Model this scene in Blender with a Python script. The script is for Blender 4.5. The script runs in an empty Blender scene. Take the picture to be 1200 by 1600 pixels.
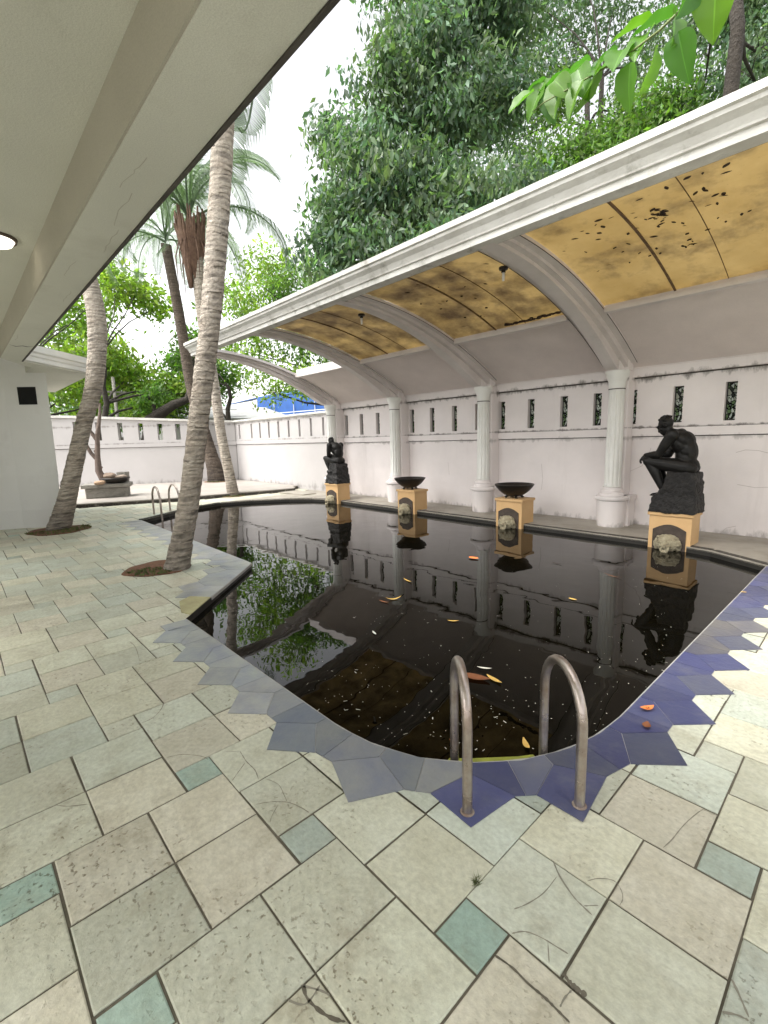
import bpy, bmesh, math, random
import numpy as np
from mathutils import Vector, Matrix
R = math.radians
random.seed(7); rng = np.random.default_rng(7)
C = bpy.context.scene.collection
scn = bpy.context.scene

# ------------------------------------------------------------------ camera
CAM_H, YAW, PITCH, ROLL, FPX = 1.5, 2.397155, 0.156108, -0.0280428, 727.65
Fh = Vector((math.cos(YAW), math.sin(YAW), 0)); Rt = Vector((math.sin(YAW), -math.cos(YAW), 0)); Up = Vector((0, 0, 1))
FW = Fh*math.cos(PITCH) - Up*math.sin(PITCH); UU = Fh*math.sin(PITCH) + Up*math.cos(PITCH)
CR = Rt*math.cos(ROLL) + UU*math.sin(ROLL); CU = UU*math.cos(ROLL) - Rt*math.sin(ROLL)
cam = bpy.data.cameras.new('camera'); camo = bpy.data.objects.new('camera', cam); C.objects.link(camo)
m = Matrix.Identity(4)
for i in range(3):
    m[i][0] = CR[i]; m[i][1] = CU[i]; m[i][2] = -FW[i]
m[2][3] = CAM_H
camo.matrix_world = m
cam.sensor_fit = 'VERTICAL'; cam.sensor_height = 36.0; cam.lens = 36.0*FPX/1600.0
cam.clip_start = 0.05; cam.clip_end = 3000
scn.camera = camo

# ------------------------------------------------------------------ light
SUN_EL, SUN_AZ = 58.0, 250.0      # azimuth measured anticlockwise from +X: the direction the sun stands in
w = bpy.data.worlds.new('World'); scn.world = w; w.use_nodes = True
nt = w.node_tree; nt.nodes.clear()
sky = nt.nodes.new('ShaderNodeTexSky'); sky.sky_type = 'NISHITA'; sky.sun_disc = False
sky.sun_elevation = R(SUN_EL); sky.sun_rotation = R(90 - SUN_AZ); sky.dust_density = 4.0; sky.air_density = 1.0; sky.ozone_density = 1.0
bw = nt.nodes.new('ShaderNodeRGBToBW'); mx = nt.nodes.new('ShaderNodeMix'); mx.data_type = 'RGBA'; mx.inputs[0].default_value = 0.88
mul = nt.nodes.new('ShaderNodeMix'); mul.data_type = 'RGBA'; mul.blend_type = 'MULTIPLY'; mul.inputs[0].default_value = 1.0
mul.inputs[7].default_value = (1.0, 0.985, 0.955, 1)
bg = nt.nodes.new('ShaderNodeBackground'); bg.inputs[1].default_value = 0.15
wo = nt.nodes.new('ShaderNodeOutputWorld')
L = nt.links.new
L(sky.outputs[0], bw.inputs[0]); L(sky.outputs[0], mx.inputs[6]); L(bw.outputs[0], mx.inputs[7])
L(mx.outputs[2], mul.inputs[6]); L(mul.outputs[2], bg.inputs[0]); L(bg.outputs[0], wo.inputs[0])
sl = bpy.data.lights.new('sun', 'SUN'); so = bpy.data.objects.new('sun', sl); C.objects.link(so)
sl.energy = 0.4; sl.angle = R(35); sl.color = (1.0, 0.97, 0.92)
sd = Vector((math.cos(R(SUN_EL))*math.cos(R(SUN_AZ)), math.cos(R(SUN_EL))*math.sin(R(SUN_AZ)), math.sin(R(SUN_EL))))
so.rotation_euler = sd.to_track_quat('Z', 'Y').to_euler(); so.location = (0, 0, 12)
scn.view_settings.view_transform = 'Standard'; scn.view_settings.look = 'None'
scn.view_settings.exposure = 2.2; scn.view_settings.gamma = 1.0
scn.cycles.max_bounces = 10; scn.cycles.transparent_max_bounces = 16; scn.cycles.use_denoising = True
scn.cycles.sample_clamp_indirect = 6.0; scn.cycles.diffuse_bounces = 6

# ------------------------------------------------------------------ helpers
def T(px, py, D):
    """world point seen at photo pixel (px,py), D metres in front of the lens"""
    d = CR*((px-600)/FPX) - CU*((py-800)/FPX) + FW
    return Vector((0, 0, CAM_H)) + d*D

class MB:
    def __init__(s): s.v = []; s.f = []; s.mi = []; s.col = []; s.m = 0; s.c = (1, 1, 1)
    def add(s, vs, fs):
        n = len(s.v); s.v += [tuple(a) for a in vs]
        for f in fs: s.f.append([n+i for i in f]); s.mi.append(s.m); s.col.append(s.c)
        return s
    def box(s, x0, x1, y0, y1, z0, z1, taper=0.0):
        t = taper
        vs = [(x0, y0, z0), (x1, y0, z0), (x1, y1, z0), (x0, y1, z0), (x0+t, y0+t, z1), (x1-t, y0+t, z1), (x1-t, y1-t, z1), (x0+t, y1-t, z1)]
        return s.add(vs, [(3, 2, 1, 0), (4, 5, 6, 7), (0, 1, 5, 4), (1, 2, 6, 5), (2, 3, 7, 6), (3, 0, 4, 7)])
    def prism(s, poly, z0, z1):
        n = len(poly)
        a = sum(poly[i][0]*poly[(i+1) % n][1]-poly[(i+1) % n][0]*poly[i][1] for i in range(n))
        if a < 0: poly = poly[::-1]
        vs = [(x, y, z0) for x, y in poly]+[(x, y, z1) for x, y in poly]
        return s.add(vs, [tuple(range(n))[::-1], tuple(range(n, 2*n))]+[(i, (i+1) % n, n+(i+1) % n, n+i) for i in range(n)])
    def tube(s, pts, rad, seg=12, cap=True):
        pts = [Vector(p) for p in pts]; n = len(pts)
        if not hasattr(rad, '__len__'): rad = [rad]*n
        t0 = (pts[1]-pts[0]).normalized(); u = t0.orthogonal().normalized(); vs = []
        for i, p in enumerate(pts):
            t = (pts[min(i+1, n-1)]-pts[max(i-1, 0)]).normalized()
            u = (u - t*u.dot(t)).normalized(); w_ = t.cross(u)
            for k in range(seg):
                a = 2*math.pi*k/seg
                vs.append(p + (u*math.cos(a)+w_*math.sin(a))*rad[i])
        fs = [(i*seg+k, i*seg+(k+1) % seg, (i+1)*seg+(k+1) % seg, (i+1)*seg+k) for i in range(n-1) for k in range(seg)]
        if cap: fs += [tuple(range(seg))[::-1], tuple((n-1)*seg+k for k in range(seg))]
        return s.add(vs, fs)
    def lathe(s, prof, c=(0, 0, 0), seg=32, mod=None):
        vs = []
        for r, z in prof:
            for k in range(seg):
                a = 2*math.pi*k/seg; rr = r*(mod(a, z) if mod else 1)
                vs.append((c[0]+rr*math.cos(a), c[1]+rr*math.sin(a), c[2]+z))
        n = len(prof)
        fs = [(i*seg+k, i*seg+(k+1) % seg, (i+1)*seg+(k+1) % seg, (i+1)*seg+k) for i in range(n-1) for k in range(seg)]
        if prof[0][0] > 1e-4: fs.append(tuple(range(seg))[::-1])
        if prof[-1][0] > 1e-4: fs.append(tuple((n-1)*seg+k for k in range(seg)))
        return s.add(vs, fs)
    def ell(s, c, r, rot=None, seg=14, rings=9):
        vs = []; c = Vector(c)
        for i in range(rings+1):
            th = math.pi*i/rings
            for k in range(seg):
                a = 2*math.pi*k/seg
                p = Vector((r[0]*math.sin(th)*math.cos(a), r[1]*math.sin(th)*math.sin(a), -r[2]*math.cos(th)))
                if rot: p = rot @ p
                vs.append(c+p)
        return s.add(vs, [(i*seg+k, i*seg+(k+1) % seg, (i+1)*seg+(k+1) % seg, (i+1)*seg+k) for i in range(rings) for k in range(seg)])
    def cap(s, a, b, ra, rb, seg=12):
        a, b = Vector(a), Vector(b); d = (b-a).normalized(); pts = []; rr = []
        for k in range(5):
            t = math.pi/2*k/5; pts.append(a-d*ra*math.cos(t)); rr.append(max(ra*math.sin(t), 1e-3))
        pts.append(a); rr.append(ra); pts.append(b); rr.append(rb)
        for k in range(1, 6):
            t = math.pi/2*k/5; pts.append(b+d*rb*math.sin(t)); rr.append(max(rb*math.cos(t), 1e-3))
        return s.tube(pts, rr, seg)
    def build(s, name, mat, parent=None, smooth=False, auto=None, bevel=0):
        me = bpy.data.meshes.new(name); me.from_pydata(s.v, [], s.f)
        mats = mat if isinstance(mat, (list, tuple)) else [mat]
        for x in mats: me.materials.append(x)
        me.polygons.foreach_set('material_index', s.mi)
        if len(set(s.col)) > 1:
            at = me.color_attributes.new('Col', 'FLOAT_COLOR', 'CORNER'); arr = []
            for p, c in zip(me.polygons, s.col): arr += list((c[0], c[1], c[2], 1.0))*p.loop_total
            at.data.foreach_set('color', arr)
        if smooth:
            me.shade_smooth()
            if auto:
                me.set_sharp_from_angle(angle=R(auto))
        me.update()
        o = bpy.data.objects.new(name, me); C.objects.link(o)
        if parent: o.parent = parent
        if bevel:
            b = o.modifiers.new('bevel', 'BEVEL'); b.width = bevel; b.segments = 2; b.limit_method = 'ANGLE'; b.angle_limit = R(40)
        return o

def tag(o, label=None, cat=None, group=None, kind=None):
    if label: o['label'] = label
    if cat: o['category'] = cat
    if group: o['group'] = group
    if kind: o['kind'] = kind
    return o
def thing(name, label, cat, loc=(0, 0, 0), group=None, rz=0):
    o = bpy.data.objects.new(name, None); o.empty_display_size = .1; C.objects.link(o); o.location = loc; o.rotation_euler = (0, 0, rz)
    return tag(o, label, cat, group)
def place(o, parent): o.parent = parent; return o
def dup(src, loc=None, rz=None, label=None, group=None):
    r = src.copy(); C.objects.link(r)
    if loc is not None: r.location = loc
    if rz is not None: r.rotation_euler = (0, 0, rz)
    if label: r['label'] = label
    if group: r['group'] = group
    for ch in list(src.children):
        c = ch.copy(); C.objects.link(c); c.parent = r
        for g in list(ch.children):
            d = g.copy(); C.objects.link(d); d.parent = c
    return r

# ------------------------------------------------------------------ materials
def mat(name, c1, c2=None, scale=4.0, rough=0.6, bump=0.0, bscale=None, metal=0.0, stain=None, sscale=2.0, sthr=(0.55, 0.75), samt=0.7,
        streak=False, flat=False, attr=False, pits=None, spec=0.5, detail=6, coat=0.0, transl=None, obj_coords=True, grain=None, bands=None, wear=0):
    M = bpy.data.materials.new(name); M.use_nodes = True; t = M.node_tree; N = t.nodes; K = t.links.new
    P = N['Principled BSDF']; tc = N.new('ShaderNodeTexCoord'); co = tc.outputs['Object']
    def noise(sc, det=detail, vec=None, rgh=.6):
        n = N.new('ShaderNodeTexNoise'); n.inputs['Scale'].default_value = sc; n.inputs['Detail'].default_value = det; n.inputs['Roughness'].default_value = rgh
        K(vec or co, n.inputs['Vector']); return n.outputs['Fac']
    def ramp(f, a, b):
        r = N.new('ShaderNodeMapRange'); r.inputs[1].default_value = a; r.inputs[2].default_value = b; K(f, r.inputs[0]); return r.outputs[0]
    def mix(f, a, b, mode='MIX'):
        x = N.new('ShaderNodeMix'); x.data_type = 'RGBA'; x.blend_type = mode
        if isinstance(f, float): x.inputs[0].default_value = f
        else: K(f, x.inputs[0])
        for s_, v in ((6, a), (7, b)):
            if isinstance(v, tuple): x.inputs[s_].default_value = (*v, 1)
            else: K(v, x.inputs[s_])
        return x.outputs[2]
    c2 = c2 or tuple(x*.8 for x in c1)
    col = mix(ramp(noise(scale), .3, .7), c1, c2)
    if attr:
        at = N.new('ShaderNodeAttribute'); at.attribute_name = 'Col'
        col = mix(1.0, col, at.outputs['Color'], 'MULTIPLY')
    if stain:
        vec = co
        if streak:
            mp = N.new('ShaderNodeMapping'); mp.inputs['Scale'].default_value = (1, 1, .12); K(co, mp.inputs[0]); vec = mp.outputs[0]
        if flat:
            mp = N.new('ShaderNodeMapping'); mp.inputs['Scale'].default_value = (1, 1, 5.5); K(co, mp.inputs[0]); vec = mp.outputs[0]
        f = ramp(noise(sscale, 8, vec, .7), *sthr)
        mm = N.new('ShaderNodeMath'); mm.operation = 'MULTIPLY'; K(f, mm.inputs[0]); mm.inputs[1].default_value = samt
        col = mix(mm.outputs[0], col, stain)
    if wear:
        f = ramp(noise(1.1, 8, None, .75), .46, .66); g_ = ramp(noise(9, 8, None, .7), .46, .62)
        mm = N.new('ShaderNodeMath'); mm.operation = 'MULTIPLY'; K(f, mm.inputs[0]); K(g_, mm.inputs[1])
        m2 = N.new('ShaderNodeMath'); m2.operation = 'MULTIPLY'; K(mm.outputs[0], m2.inputs[0]); m2.inputs[1].default_value = wear
        col = mix(m2.outputs[0], col, (.24, .20, .13))
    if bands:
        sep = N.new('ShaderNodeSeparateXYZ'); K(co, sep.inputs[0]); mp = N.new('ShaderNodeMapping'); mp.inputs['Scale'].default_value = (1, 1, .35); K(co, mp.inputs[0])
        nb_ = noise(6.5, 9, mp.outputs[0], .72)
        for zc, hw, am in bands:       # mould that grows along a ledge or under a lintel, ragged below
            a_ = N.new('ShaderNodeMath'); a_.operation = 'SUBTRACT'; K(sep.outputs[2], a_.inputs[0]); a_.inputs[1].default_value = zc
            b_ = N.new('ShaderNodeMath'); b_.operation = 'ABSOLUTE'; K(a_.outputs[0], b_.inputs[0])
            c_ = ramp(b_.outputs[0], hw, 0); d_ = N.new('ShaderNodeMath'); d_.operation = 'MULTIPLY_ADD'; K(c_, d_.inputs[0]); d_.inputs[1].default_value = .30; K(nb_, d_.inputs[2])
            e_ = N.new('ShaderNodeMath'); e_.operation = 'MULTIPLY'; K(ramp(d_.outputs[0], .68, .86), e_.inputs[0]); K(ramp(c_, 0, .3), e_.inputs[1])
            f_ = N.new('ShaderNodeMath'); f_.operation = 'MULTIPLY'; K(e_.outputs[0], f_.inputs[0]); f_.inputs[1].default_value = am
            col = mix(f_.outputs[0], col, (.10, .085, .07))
    if grain:
        col = mix(grain[1], col, mix(ramp(noise(grain[0], 3), .35, .65), tuple([1.25]*3), tuple([.75]*3)), 'MULTIPLY')
    hb = None
    if pits:
        f = ramp(noise(pits[0], 4, None, .6), pits[1], pits[1]+.06)
        f2 = ramp(noise(1.3, 3), .47, .62)
        mm = N.new('ShaderNodeMath'); mm.operation = 'MULTIPLY'; K(f, mm.inputs[0]); K(f2, mm.inputs[1])
        mm2 = N.new('ShaderNodeMath'); mm2.operation = 'MULTIPLY'; K(mm.outputs[0], mm2.inputs[0]); mm2.inputs[1].default_value = pits[2]
        col = mix(mm2.outputs[0], col, mix(1.0, col, (.42, .36, .28), 'MULTIPLY')); hb = mm.outputs[0]
    K(col, P.inputs['Base Color'])
    rr = ramp(noise(scale*2.3, 4), 0, 1)
    rm = N.new('ShaderNodeMapRange'); rm.inputs[3].default_value = max(rough-.1, .02); rm.inputs[4].default_value = min(rough+.1, 1); K(rr, rm.inputs[0]); K(rm.outputs[0], P.inputs['Roughness'])
    P.inputs['Metallic'].default_value = metal; P.inputs['Specular IOR Level'].default_value = spec
    P.inputs['Coat Weight'].default_value = coat
    if bump:
        b = N.new('ShaderNodeBump'); b.inputs['Strength'].default_value = min(bump*10, 1); b.inputs['Distance'].default_value = 0.02*bump*10 if bump > .1 else 0.01
        h = noise(bscale or scale*4, 8)
        if hb:
            sb = N.new('ShaderNodeMath'); sb.operation = 'SUBTRACT'; K(h, sb.inputs[0]); K(hb, sb.inputs[1]); h = sb.outputs[0]
        K(h, b.inputs['Height']); K(b.outputs[0], P.inputs['Normal'])
    if transl:
        tr = N.new('ShaderNodeBsdfTranslucent'); K(mix(1.0, col, transl[1], 'MULTIPLY'), tr.inputs[0])
        ms = N.new('ShaderNodeMixShader'); ms.inputs[0].default_value = transl[0]
        K(P.outputs[0], ms.inputs[1]); K(tr.outputs[0], ms.inputs[2]); K(ms.outputs[0], N['Material Output'].inputs[0])
    return M

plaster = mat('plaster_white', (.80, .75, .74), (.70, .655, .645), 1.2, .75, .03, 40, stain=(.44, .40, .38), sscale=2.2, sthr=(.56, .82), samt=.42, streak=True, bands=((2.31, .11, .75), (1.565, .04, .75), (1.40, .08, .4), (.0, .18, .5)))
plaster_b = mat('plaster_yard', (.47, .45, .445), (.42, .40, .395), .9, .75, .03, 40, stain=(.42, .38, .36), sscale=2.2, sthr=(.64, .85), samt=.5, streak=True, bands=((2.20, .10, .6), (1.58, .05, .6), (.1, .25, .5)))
trim_white = mat('trim_white', (.82, .82, .79), (.70, .70, .66), 2.0, .6, .02, 30, stain=(.36, .35, .30), sscale=5.0, sthr=(.6, .8), samt=.6, streak=True)
coping_dirty = mat('coping_dirty', (.66, .65, .62), (.50, .485, .45), 3.0, .8, .05, 30, stain=(.20, .19, .15), sscale=4.0, sthr=(.55, .72), samt=.75)
shell_m = mat('vault_render', (.70, .625, .60), (.61, .545, .525), 1.6, .85, .04, 60, grain=(160, .25))
rib_m = mat('rib_render', (.68, .63, .615), (.58, .535, .52), 2.2, .8, .04, 50, stain=(.36, .33, .31), sscale=3.0, sthr=(.6, .8), samt=.5)
soffit_m = mat('soffit_render', (.64, .64, .57), (.57, .57, .505), .8, .85, .03, 60, stain=(.40, .38, .31), sscale=1.3, sthr=(.56, .78), samt=.45, grain=(180, .35))
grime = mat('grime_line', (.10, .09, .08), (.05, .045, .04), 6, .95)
grout = mat('grout', (.17, .15, .115), (.075, .065, .045), 5, .95, .06, 60, stain=(.06, .08, .03), sscale=1.5, sthr=(.55, .7), samt=.6)
tile_m = mat('stone_tile', (1.0, 1.0, .98), (.83, .81, .75), 5.5, .5, .06, 24, attr=True, pits=(46, .59, .8), stain=(.34, .30, .22), sscale=2.6, sthr=(.52, .80), samt=.5, spec=.45, grain=(45, .4), wear=.55)
blue_m = mat('blue_tile', (.058, .068, .132), (.09, .10, .142), 4.5, .33, .03, 30, attr=True, stain=(.17, .17, .18), sscale=3.5, sthr=(.52, .78), samt=.6, spec=.55)
joint_m = mat('pale_joint', (.42, .41, .39), (.30, .29, .27), 8, .8)
dark_stone = mat('dark_stone', (.075, .066, .056), (.025, .022, .018), 12, .75, .3, 30, stain=(.30, .27, .23), sscale=12, sthr=(.52, .66), samt=.7)
pave_m = mat('wet_pavement', (.36, .33, .28), (.25, .23, .19), 2.0, .5, .05, 25, stain=(.15, .13, .10), sscale=2.0, sthr=(.5, .75), samt=.6)
soil_m = mat('red_soil', (.24, .115, .065), (.15, .075, .045), 9, .95, .3, 30)
moss_m = mat('moss', (.16, .20, .06), (.09, .12, .035), 14, .95, .3, 60)
yellow_conc = mat('stained_concrete', (.42, .40, .22), (.30, .27, .15), 5, .9, .1, 30)
bronze = mat('dark_bronze', (.010, .009, .008), (.006, .0055, .005), 9, .5, .04, 40, metal=.1, stain=(.03, .026, .023), sscale=5, sthr=(.58, .8), samt=.5, spec=.3)
rock_b = mat('bronze_rock', (.020, .018, .017), (.010, .009, .009), 7, .6, .25, 22, metal=.1, stain=(.05, .046, .043), sscale=4, sthr=(.5, .75), samt=.6)
ochre = mat('ochre_stone', (.64, .42, .205), (.56, .35, .16), 3, .6, .03, 40, stain=(.30, .17, .08), sscale=3, sthr=(.6, .8), samt=.4)
niche_m = mat('niche_stone', (.085, .065, .05), (.04, .03, .025), 12, .8, .1, 40)
cream_st = mat('worn_cream_stone', (.52, .47, .33), (.32, .27, .17), 16, .85, .3, 40, stain=(.10, .08, .05), sscale=14, sthr=(.55, .68), samt=.8)
iron = mat('dark_iron', (.014, .012, .01), (.028, .022, .018), 9, .45, .05, 40, metal=.3)
steel = mat('weathered_steel', (.55, .50, .47), (.33, .26, .22), 6, .30, .02, 60, metal=.85, stain=(.17, .11, .08), sscale=4, sthr=(.45, .72), samt=.75)
bark = mat('palm_bark', (.50, .445, .38), (.36, .305, .25), 5, .9, .3, 18, stain=(.11, .085, .065), sscale=9, sthr=(.56, .72), samt=.55, attr=True, flat=True)
bark_dark = mat('palm_bark_dark', (.13, .10, .075), (.07, .052, .04), 5, .9, .3, 18, stain=(.30, .27, .23), sscale=4, sthr=(.58, .75), samt=.5, attr=True, flat=True)
bark_d = mat('tree_bark', (.045, .037, .028), (.022, .018, .014), 6, .9, .3, 20)
wood_dead = mat('dead_wood', (.20, .15, .125), (.12, .09, .08), 8, .9, .2, 30)
fibre = mat('palm_fibre', (.21, .125, .085), (.12, .07, .05), 10, .9, .2, 40)
pale_conc = mat('grey_concrete', (.30, .285, .255), (.19, .18, .155), 5, .85, .15, 30, stain=(.09, .085, .07), sscale=4, sthr=(.55, .7), samt=.5)
black_m = mat('black_opening', (.006, .006, .006), (.004, .004, .004), 5, .9)
frame_m = mat('window_frame', (.03, .028, .026), (.02, .018, .016), 5, .6)
blue_roof = mat('blue_sheet', (.02, .11, .40), (.015, .08, .30), 1.5, .5, .05, 8)
white_pt = mat('white_paint', (.75, .75, .74), (.62, .62, .6), 3, .6)
cable_m = mat('cable', (.25, .26, .27), (.2, .2, .2), 5, .6)
house_far = mat('far_wall', (.62, .62, .60), (.5, .5, .48), .8, .8, stain=(.3, .3, .28), sscale=.8, samt=.4)
tin_m = mat('tin_roof', (.40, .41, .40), (.28, .28, .27), 1.4, .6)
deadleaf = mat('dry_leaf', (.34, .13, .055), (.22, .08, .03), 20, .6, transl=(.3, (1, .8, .5)))
darkleaf = mat('dark_dead_leaf', (.035, .018, .010), (.02, .01, .006), 20, .8)
yellowleaf = mat('yellow_leaf', (.66, .42, .10), (.5, .33, .08), 20, .6)
orangeleaf = mat('orange_leaf', (.85, .26, .07), (.7, .2, .05), 20, .6)
speck_m = mat('pale_fleck', (.72, .70, .62), (.5, .48, .4), 20, .7)
algae_m = mat('algae', (.34, .36, .045), (.2, .22, .03), 14, .8)
basin_m = mat('basin_tile', (.022, .02, .016), (.012, .011, .009), 6, .5)
ground_m = mat('ground_earth', (.16, .15, .11), (.09, .10, .06), .6, .95)
def leafmat(name, c1, c2, tr=.35, rough=.5, tcol=(1.2, 1.5, .6)):
    return mat(name, c1, c2, 1.2, rough, attr=True, transl=(tr, tcol), spec=.5)
leaf_dark = leafmat('leaf_dense', (.145, .22, .14), (.09, .15, .08), .45)
leaf_mid = leafmat('leaf_mid', (.13, .235, .05), (.09, .165, .035), .5)
leaf_light = leafmat('leaf_light', (.27, .38, .06), (.18, .28, .05), .5)
leaf_near = leafmat('leaf_near', (.115, .25, .035), (.075, .18, .025), .42, .35)
leaf_palm = leafmat('leaf_palm', (.15, .215, .14), (.11, .165, .10), .4, .4)
def panel_mat():
    M = bpy.data.materials.new('fibreglass_yellow'); M.use_nodes = True; t = M.node_tree; N = t.nodes; K = t.links.new
    P = N['Principled BSDF']; tc = N.new('ShaderNodeTexCoord')
    def noise(sc, det=8, sx=(1, 1, 1)):
        mp = N.new('ShaderNodeMapping'); mp.inputs['Scale'].default_value = sx; K(tc.outputs['Object'], mp.inputs[0])
        n = N.new('ShaderNodeTexNoise'); n.inputs['Scale'].default_value = sc; n.inputs['Detail'].default_value = det; n.inputs['Roughness'].default_value = .65
        K(mp.outputs[0], n.inputs['Vector']); return n.outputs['Fac']
    def rmp(f, a, b, c=0., d=1.):
        r = N.new('ShaderNodeMapRange'); r.inputs[1].default_value = a; r.inputs[2].default_value = b; r.inputs[3].default_value = c; r.inputs[4].default_value = d; K(f, r.inputs[0]); return r.outputs[0]
    def mix(f, a, b):
        x = N.new('ShaderNodeMix'); x.data_type = 'RGBA'; K(f, x.inputs[0])
        for s_, v in ((6, a), (7, b)):
            if isinstance(v, tuple): x.inputs[s_].default_value = (*v, 1)
            else: K(v, x.inputs[s_])
        return x.outputs[2]
    col = mix(rmp(noise(1.6), .35, .65), (.66, .55, .33), (.56, .45, .245))
    # dirt that has settled on the older sheets, further along the roof
    sep = N.new('ShaderNodeSeparateXYZ'); K(tc.outputs['Object'], sep.inputs[0])
    far = rmp(sep.outputs[0], -2.6, -4.0)
    ad = N.new('ShaderNodeMath'); ad.operation = 'MULTIPLY_ADD'; K(far, ad.inputs[0]); ad.inputs[1].default_value = .13; K(noise(2.2, 10), ad.inputs[2])
    col = mix(rmp(ad.outputs[0], .50, .78, 0, .85), col, (.17, .12, .075))
    col = mix(rmp(noise(26, 4), .66, .74, 0, .4), col, (.22, .15, .08))
    K(col, P.inputs['Base Color']); P.inputs['Roughness'].default_value = .55
    tr = N.new('ShaderNodeBsdfTranslucent'); K(col, tr.inputs[0]); ms = N.new('ShaderNodeMixShader'); ms.inputs[0].default_value = .5
    K(P.outputs[0], ms.inputs[1]); K(tr.outputs[0], ms.inputs[2]); K(ms.outputs[0], N['Material Output'].inputs[0])
    return M
panel_m = panel_mat()
def glass_mat():
    M = bpy.data.materials.new('leaded_glass'); M.use_nodes = True; t = M.node_tree; N = t.nodes; K = t.links.new
    P = N['Principled BSDF']; tc = N.new('ShaderNodeTexCoord')
    mp = N.new('ShaderNodeMapping'); mp.inputs['Scale'].default_value = (27, 1, 17); K(tc.outputs['Object'], mp.inputs[0])
    v = N.new('ShaderNodeTexVoronoi'); v.feature = 'DISTANCE_TO_EDGE'; v.inputs['Scale'].default_value = 1.0; K(mp.outputs[0], v.inputs['Vector'])
    v2 = N.new('ShaderNodeTexVoronoi'); v2.inputs['Scale'].default_value = 1.0; K(mp.outputs[0], v2.inputs['Vector'])
    sp = N.new('ShaderNodeSeparateColor'); K(v2.outputs['Color'], sp.inputs[0])
    cr = N.new('ShaderNodeValToRGB'); K(sp.outputs[0], cr.inputs[0]); cr.color_ramp.interpolation = 'CONSTANT'
    els = cr.color_ramp.elements; els[0].position = 0; els[0].color = (.75, .80, .74, 1)
    for p_, c_ in ((.35, (.25, .38, .18, 1)), (.55, (.05, .06, .05, 1)), (.72, (.35, .42, .36, 1)), (.88, (.55, .58, .50, 1))):
        e = els.new(p_); e.color = c_
    els[-1].position = 1.0 if els[-1].position > .95 else els[-1].position
    lt = N.new('ShaderNodeMath'); lt.operation = 'LESS_THAN'; K(v.outputs['Distance'], lt.inputs[0]); lt.inputs[1].default_value = .07
    mx = N.new('ShaderNodeMix'); mx.data_type = 'RGBA'; K(lt.outputs[0], mx.inputs[0]); K(cr.outputs[0], mx.inputs[6]); mx.inputs[7].default_value = (.01, .01, .01, 1)
    K(mx.outputs[2], P.inputs['Base Color']); P.inputs['Roughness'].default_value = .2
    tr = N.new('ShaderNodeBsdfTranslucent'); K(mx.outputs[2], tr.inputs[0]); ms = N.new('ShaderNodeMixShader'); ms.inputs[0].default_value = .75
    K(P.outputs[0], ms.inputs[1]); K(tr.outputs[0], ms.inputs[2]); K(ms.outputs[0], N['Material Output'].inputs[0])
    return M
glass_m = glass_mat()
def water_mat():
    M = bpy.data.materials.new('murky_water'); M.use_nodes = True; t = M.node_tree; N = t.nodes; K = t.links.new
    P = N['Principled BSDF']; tc = N.new('ShaderNodeTexCoord'); n = N.new('ShaderNodeTexNoise'); n.inputs['Scale'].default_value = .8; n.inputs['Detail'].default_value = 5
    K(tc.outputs['Object'], n.inputs['Vector'])
    x = N.new('ShaderNodeMix'); x.data_type = 'RGBA'; K(n.outputs['Fac'], x.inputs[0]); x.inputs[6].default_value = (.0010, .0012, .0006, 1); x.inputs[7].default_value = (.0035, .0026, .0012, 1)
    K(x.outputs[2], P.inputs['Base Color']); P.inputs['Roughness'].default_value = .012; P.inputs['IOR'].default_value = 1.33
    n2 = N.new('ShaderNodeTexNoise'); n2.inputs['Scale'].default_value = 2.2; n2.inputs['Detail'].default_value = 2; K(tc.outputs['Object'], n2.inputs['Vector'])
    b = N.new('ShaderNodeBump'); b.inputs['Strength'].default_value = .35; b.inputs['Distance'].default_value = .008; K(n2.outputs['Fac'], b.inputs['Height']); K(b.outputs[0], P.inputs['Normal'])
    return M
water_m = water_mat()
lamp_m = bpy.data.materials.new('lamp_glow'); lamp_m.use_nodes = True
lamp_m.node_tree.nodes['Principled BSDF'].inputs['Base Color'].default_value = (.9, .88, .8, 1)
lamp_m.node_tree.nodes['Principled BSDF'].inputs['Emission Color'].default_value = (1, .92, .75, 1)
lamp_m.node_tree.nodes['Principled BSDF'].inputs['Emission Strength'].default_value = .8

# ------------------------------------------------------------------ pool outline
arc = [(-1.83, 1.33), (-1.60, 1.365), (-1.38, 1.45), (-1.19, 1.59), (-1.03, 1.775), (-.92, 1.99), (-.86, 2.22), (-.84, 2.46)]
NEAR = [(-4.03, 1.33)] + arc
POOL = NEAR + [(-.80, 6.42), (-1.40, 6.80), (-2.0, 6.93), (-9.55, 6.99), (-10.15, 6.80), (-10.62, 6.40), (-11.15, 5.60), (-11.42, 4.9), (-11.2, 4.1), (-10.55, 3.25), (-10.25, 2.82), (-10.22, 2.70), (-5.33, 2.62)]
MATW = -0.065
def in_poly(x, y, P_):
    c = False; n = len(P_)
    for i in range(n):
        x0, y0 = P_[i]; x1, y1 = P_[(i+1) % n]
        if (y0 > y) != (y1 > y) and x < (x1-x0)*(y-y0)/(y1-y0)+x0: c = not c
    return c
def seg_dist(x, y, a, b):
    ax, ay = a; bx, by = b; dx, dy = bx-ax, by-ay; t = max(0, min(1, ((x-ax)*dx+(y-ay)*dy)/(dx*dx+dy*dy)))
    return math.hypot(x-ax-t*dx, y-ay-t*dy)
TERR = [(-13.75, 2.05), (-12.85, 4.2), (-12.30, 7.0), (-12.24, 7.55), (-12.4, 7.72), (-12.7, 7.80), (-12.75, 8.04), (-16.93, 8.04), (-21.5, .70), (-14.6, 0.0)]

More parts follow.
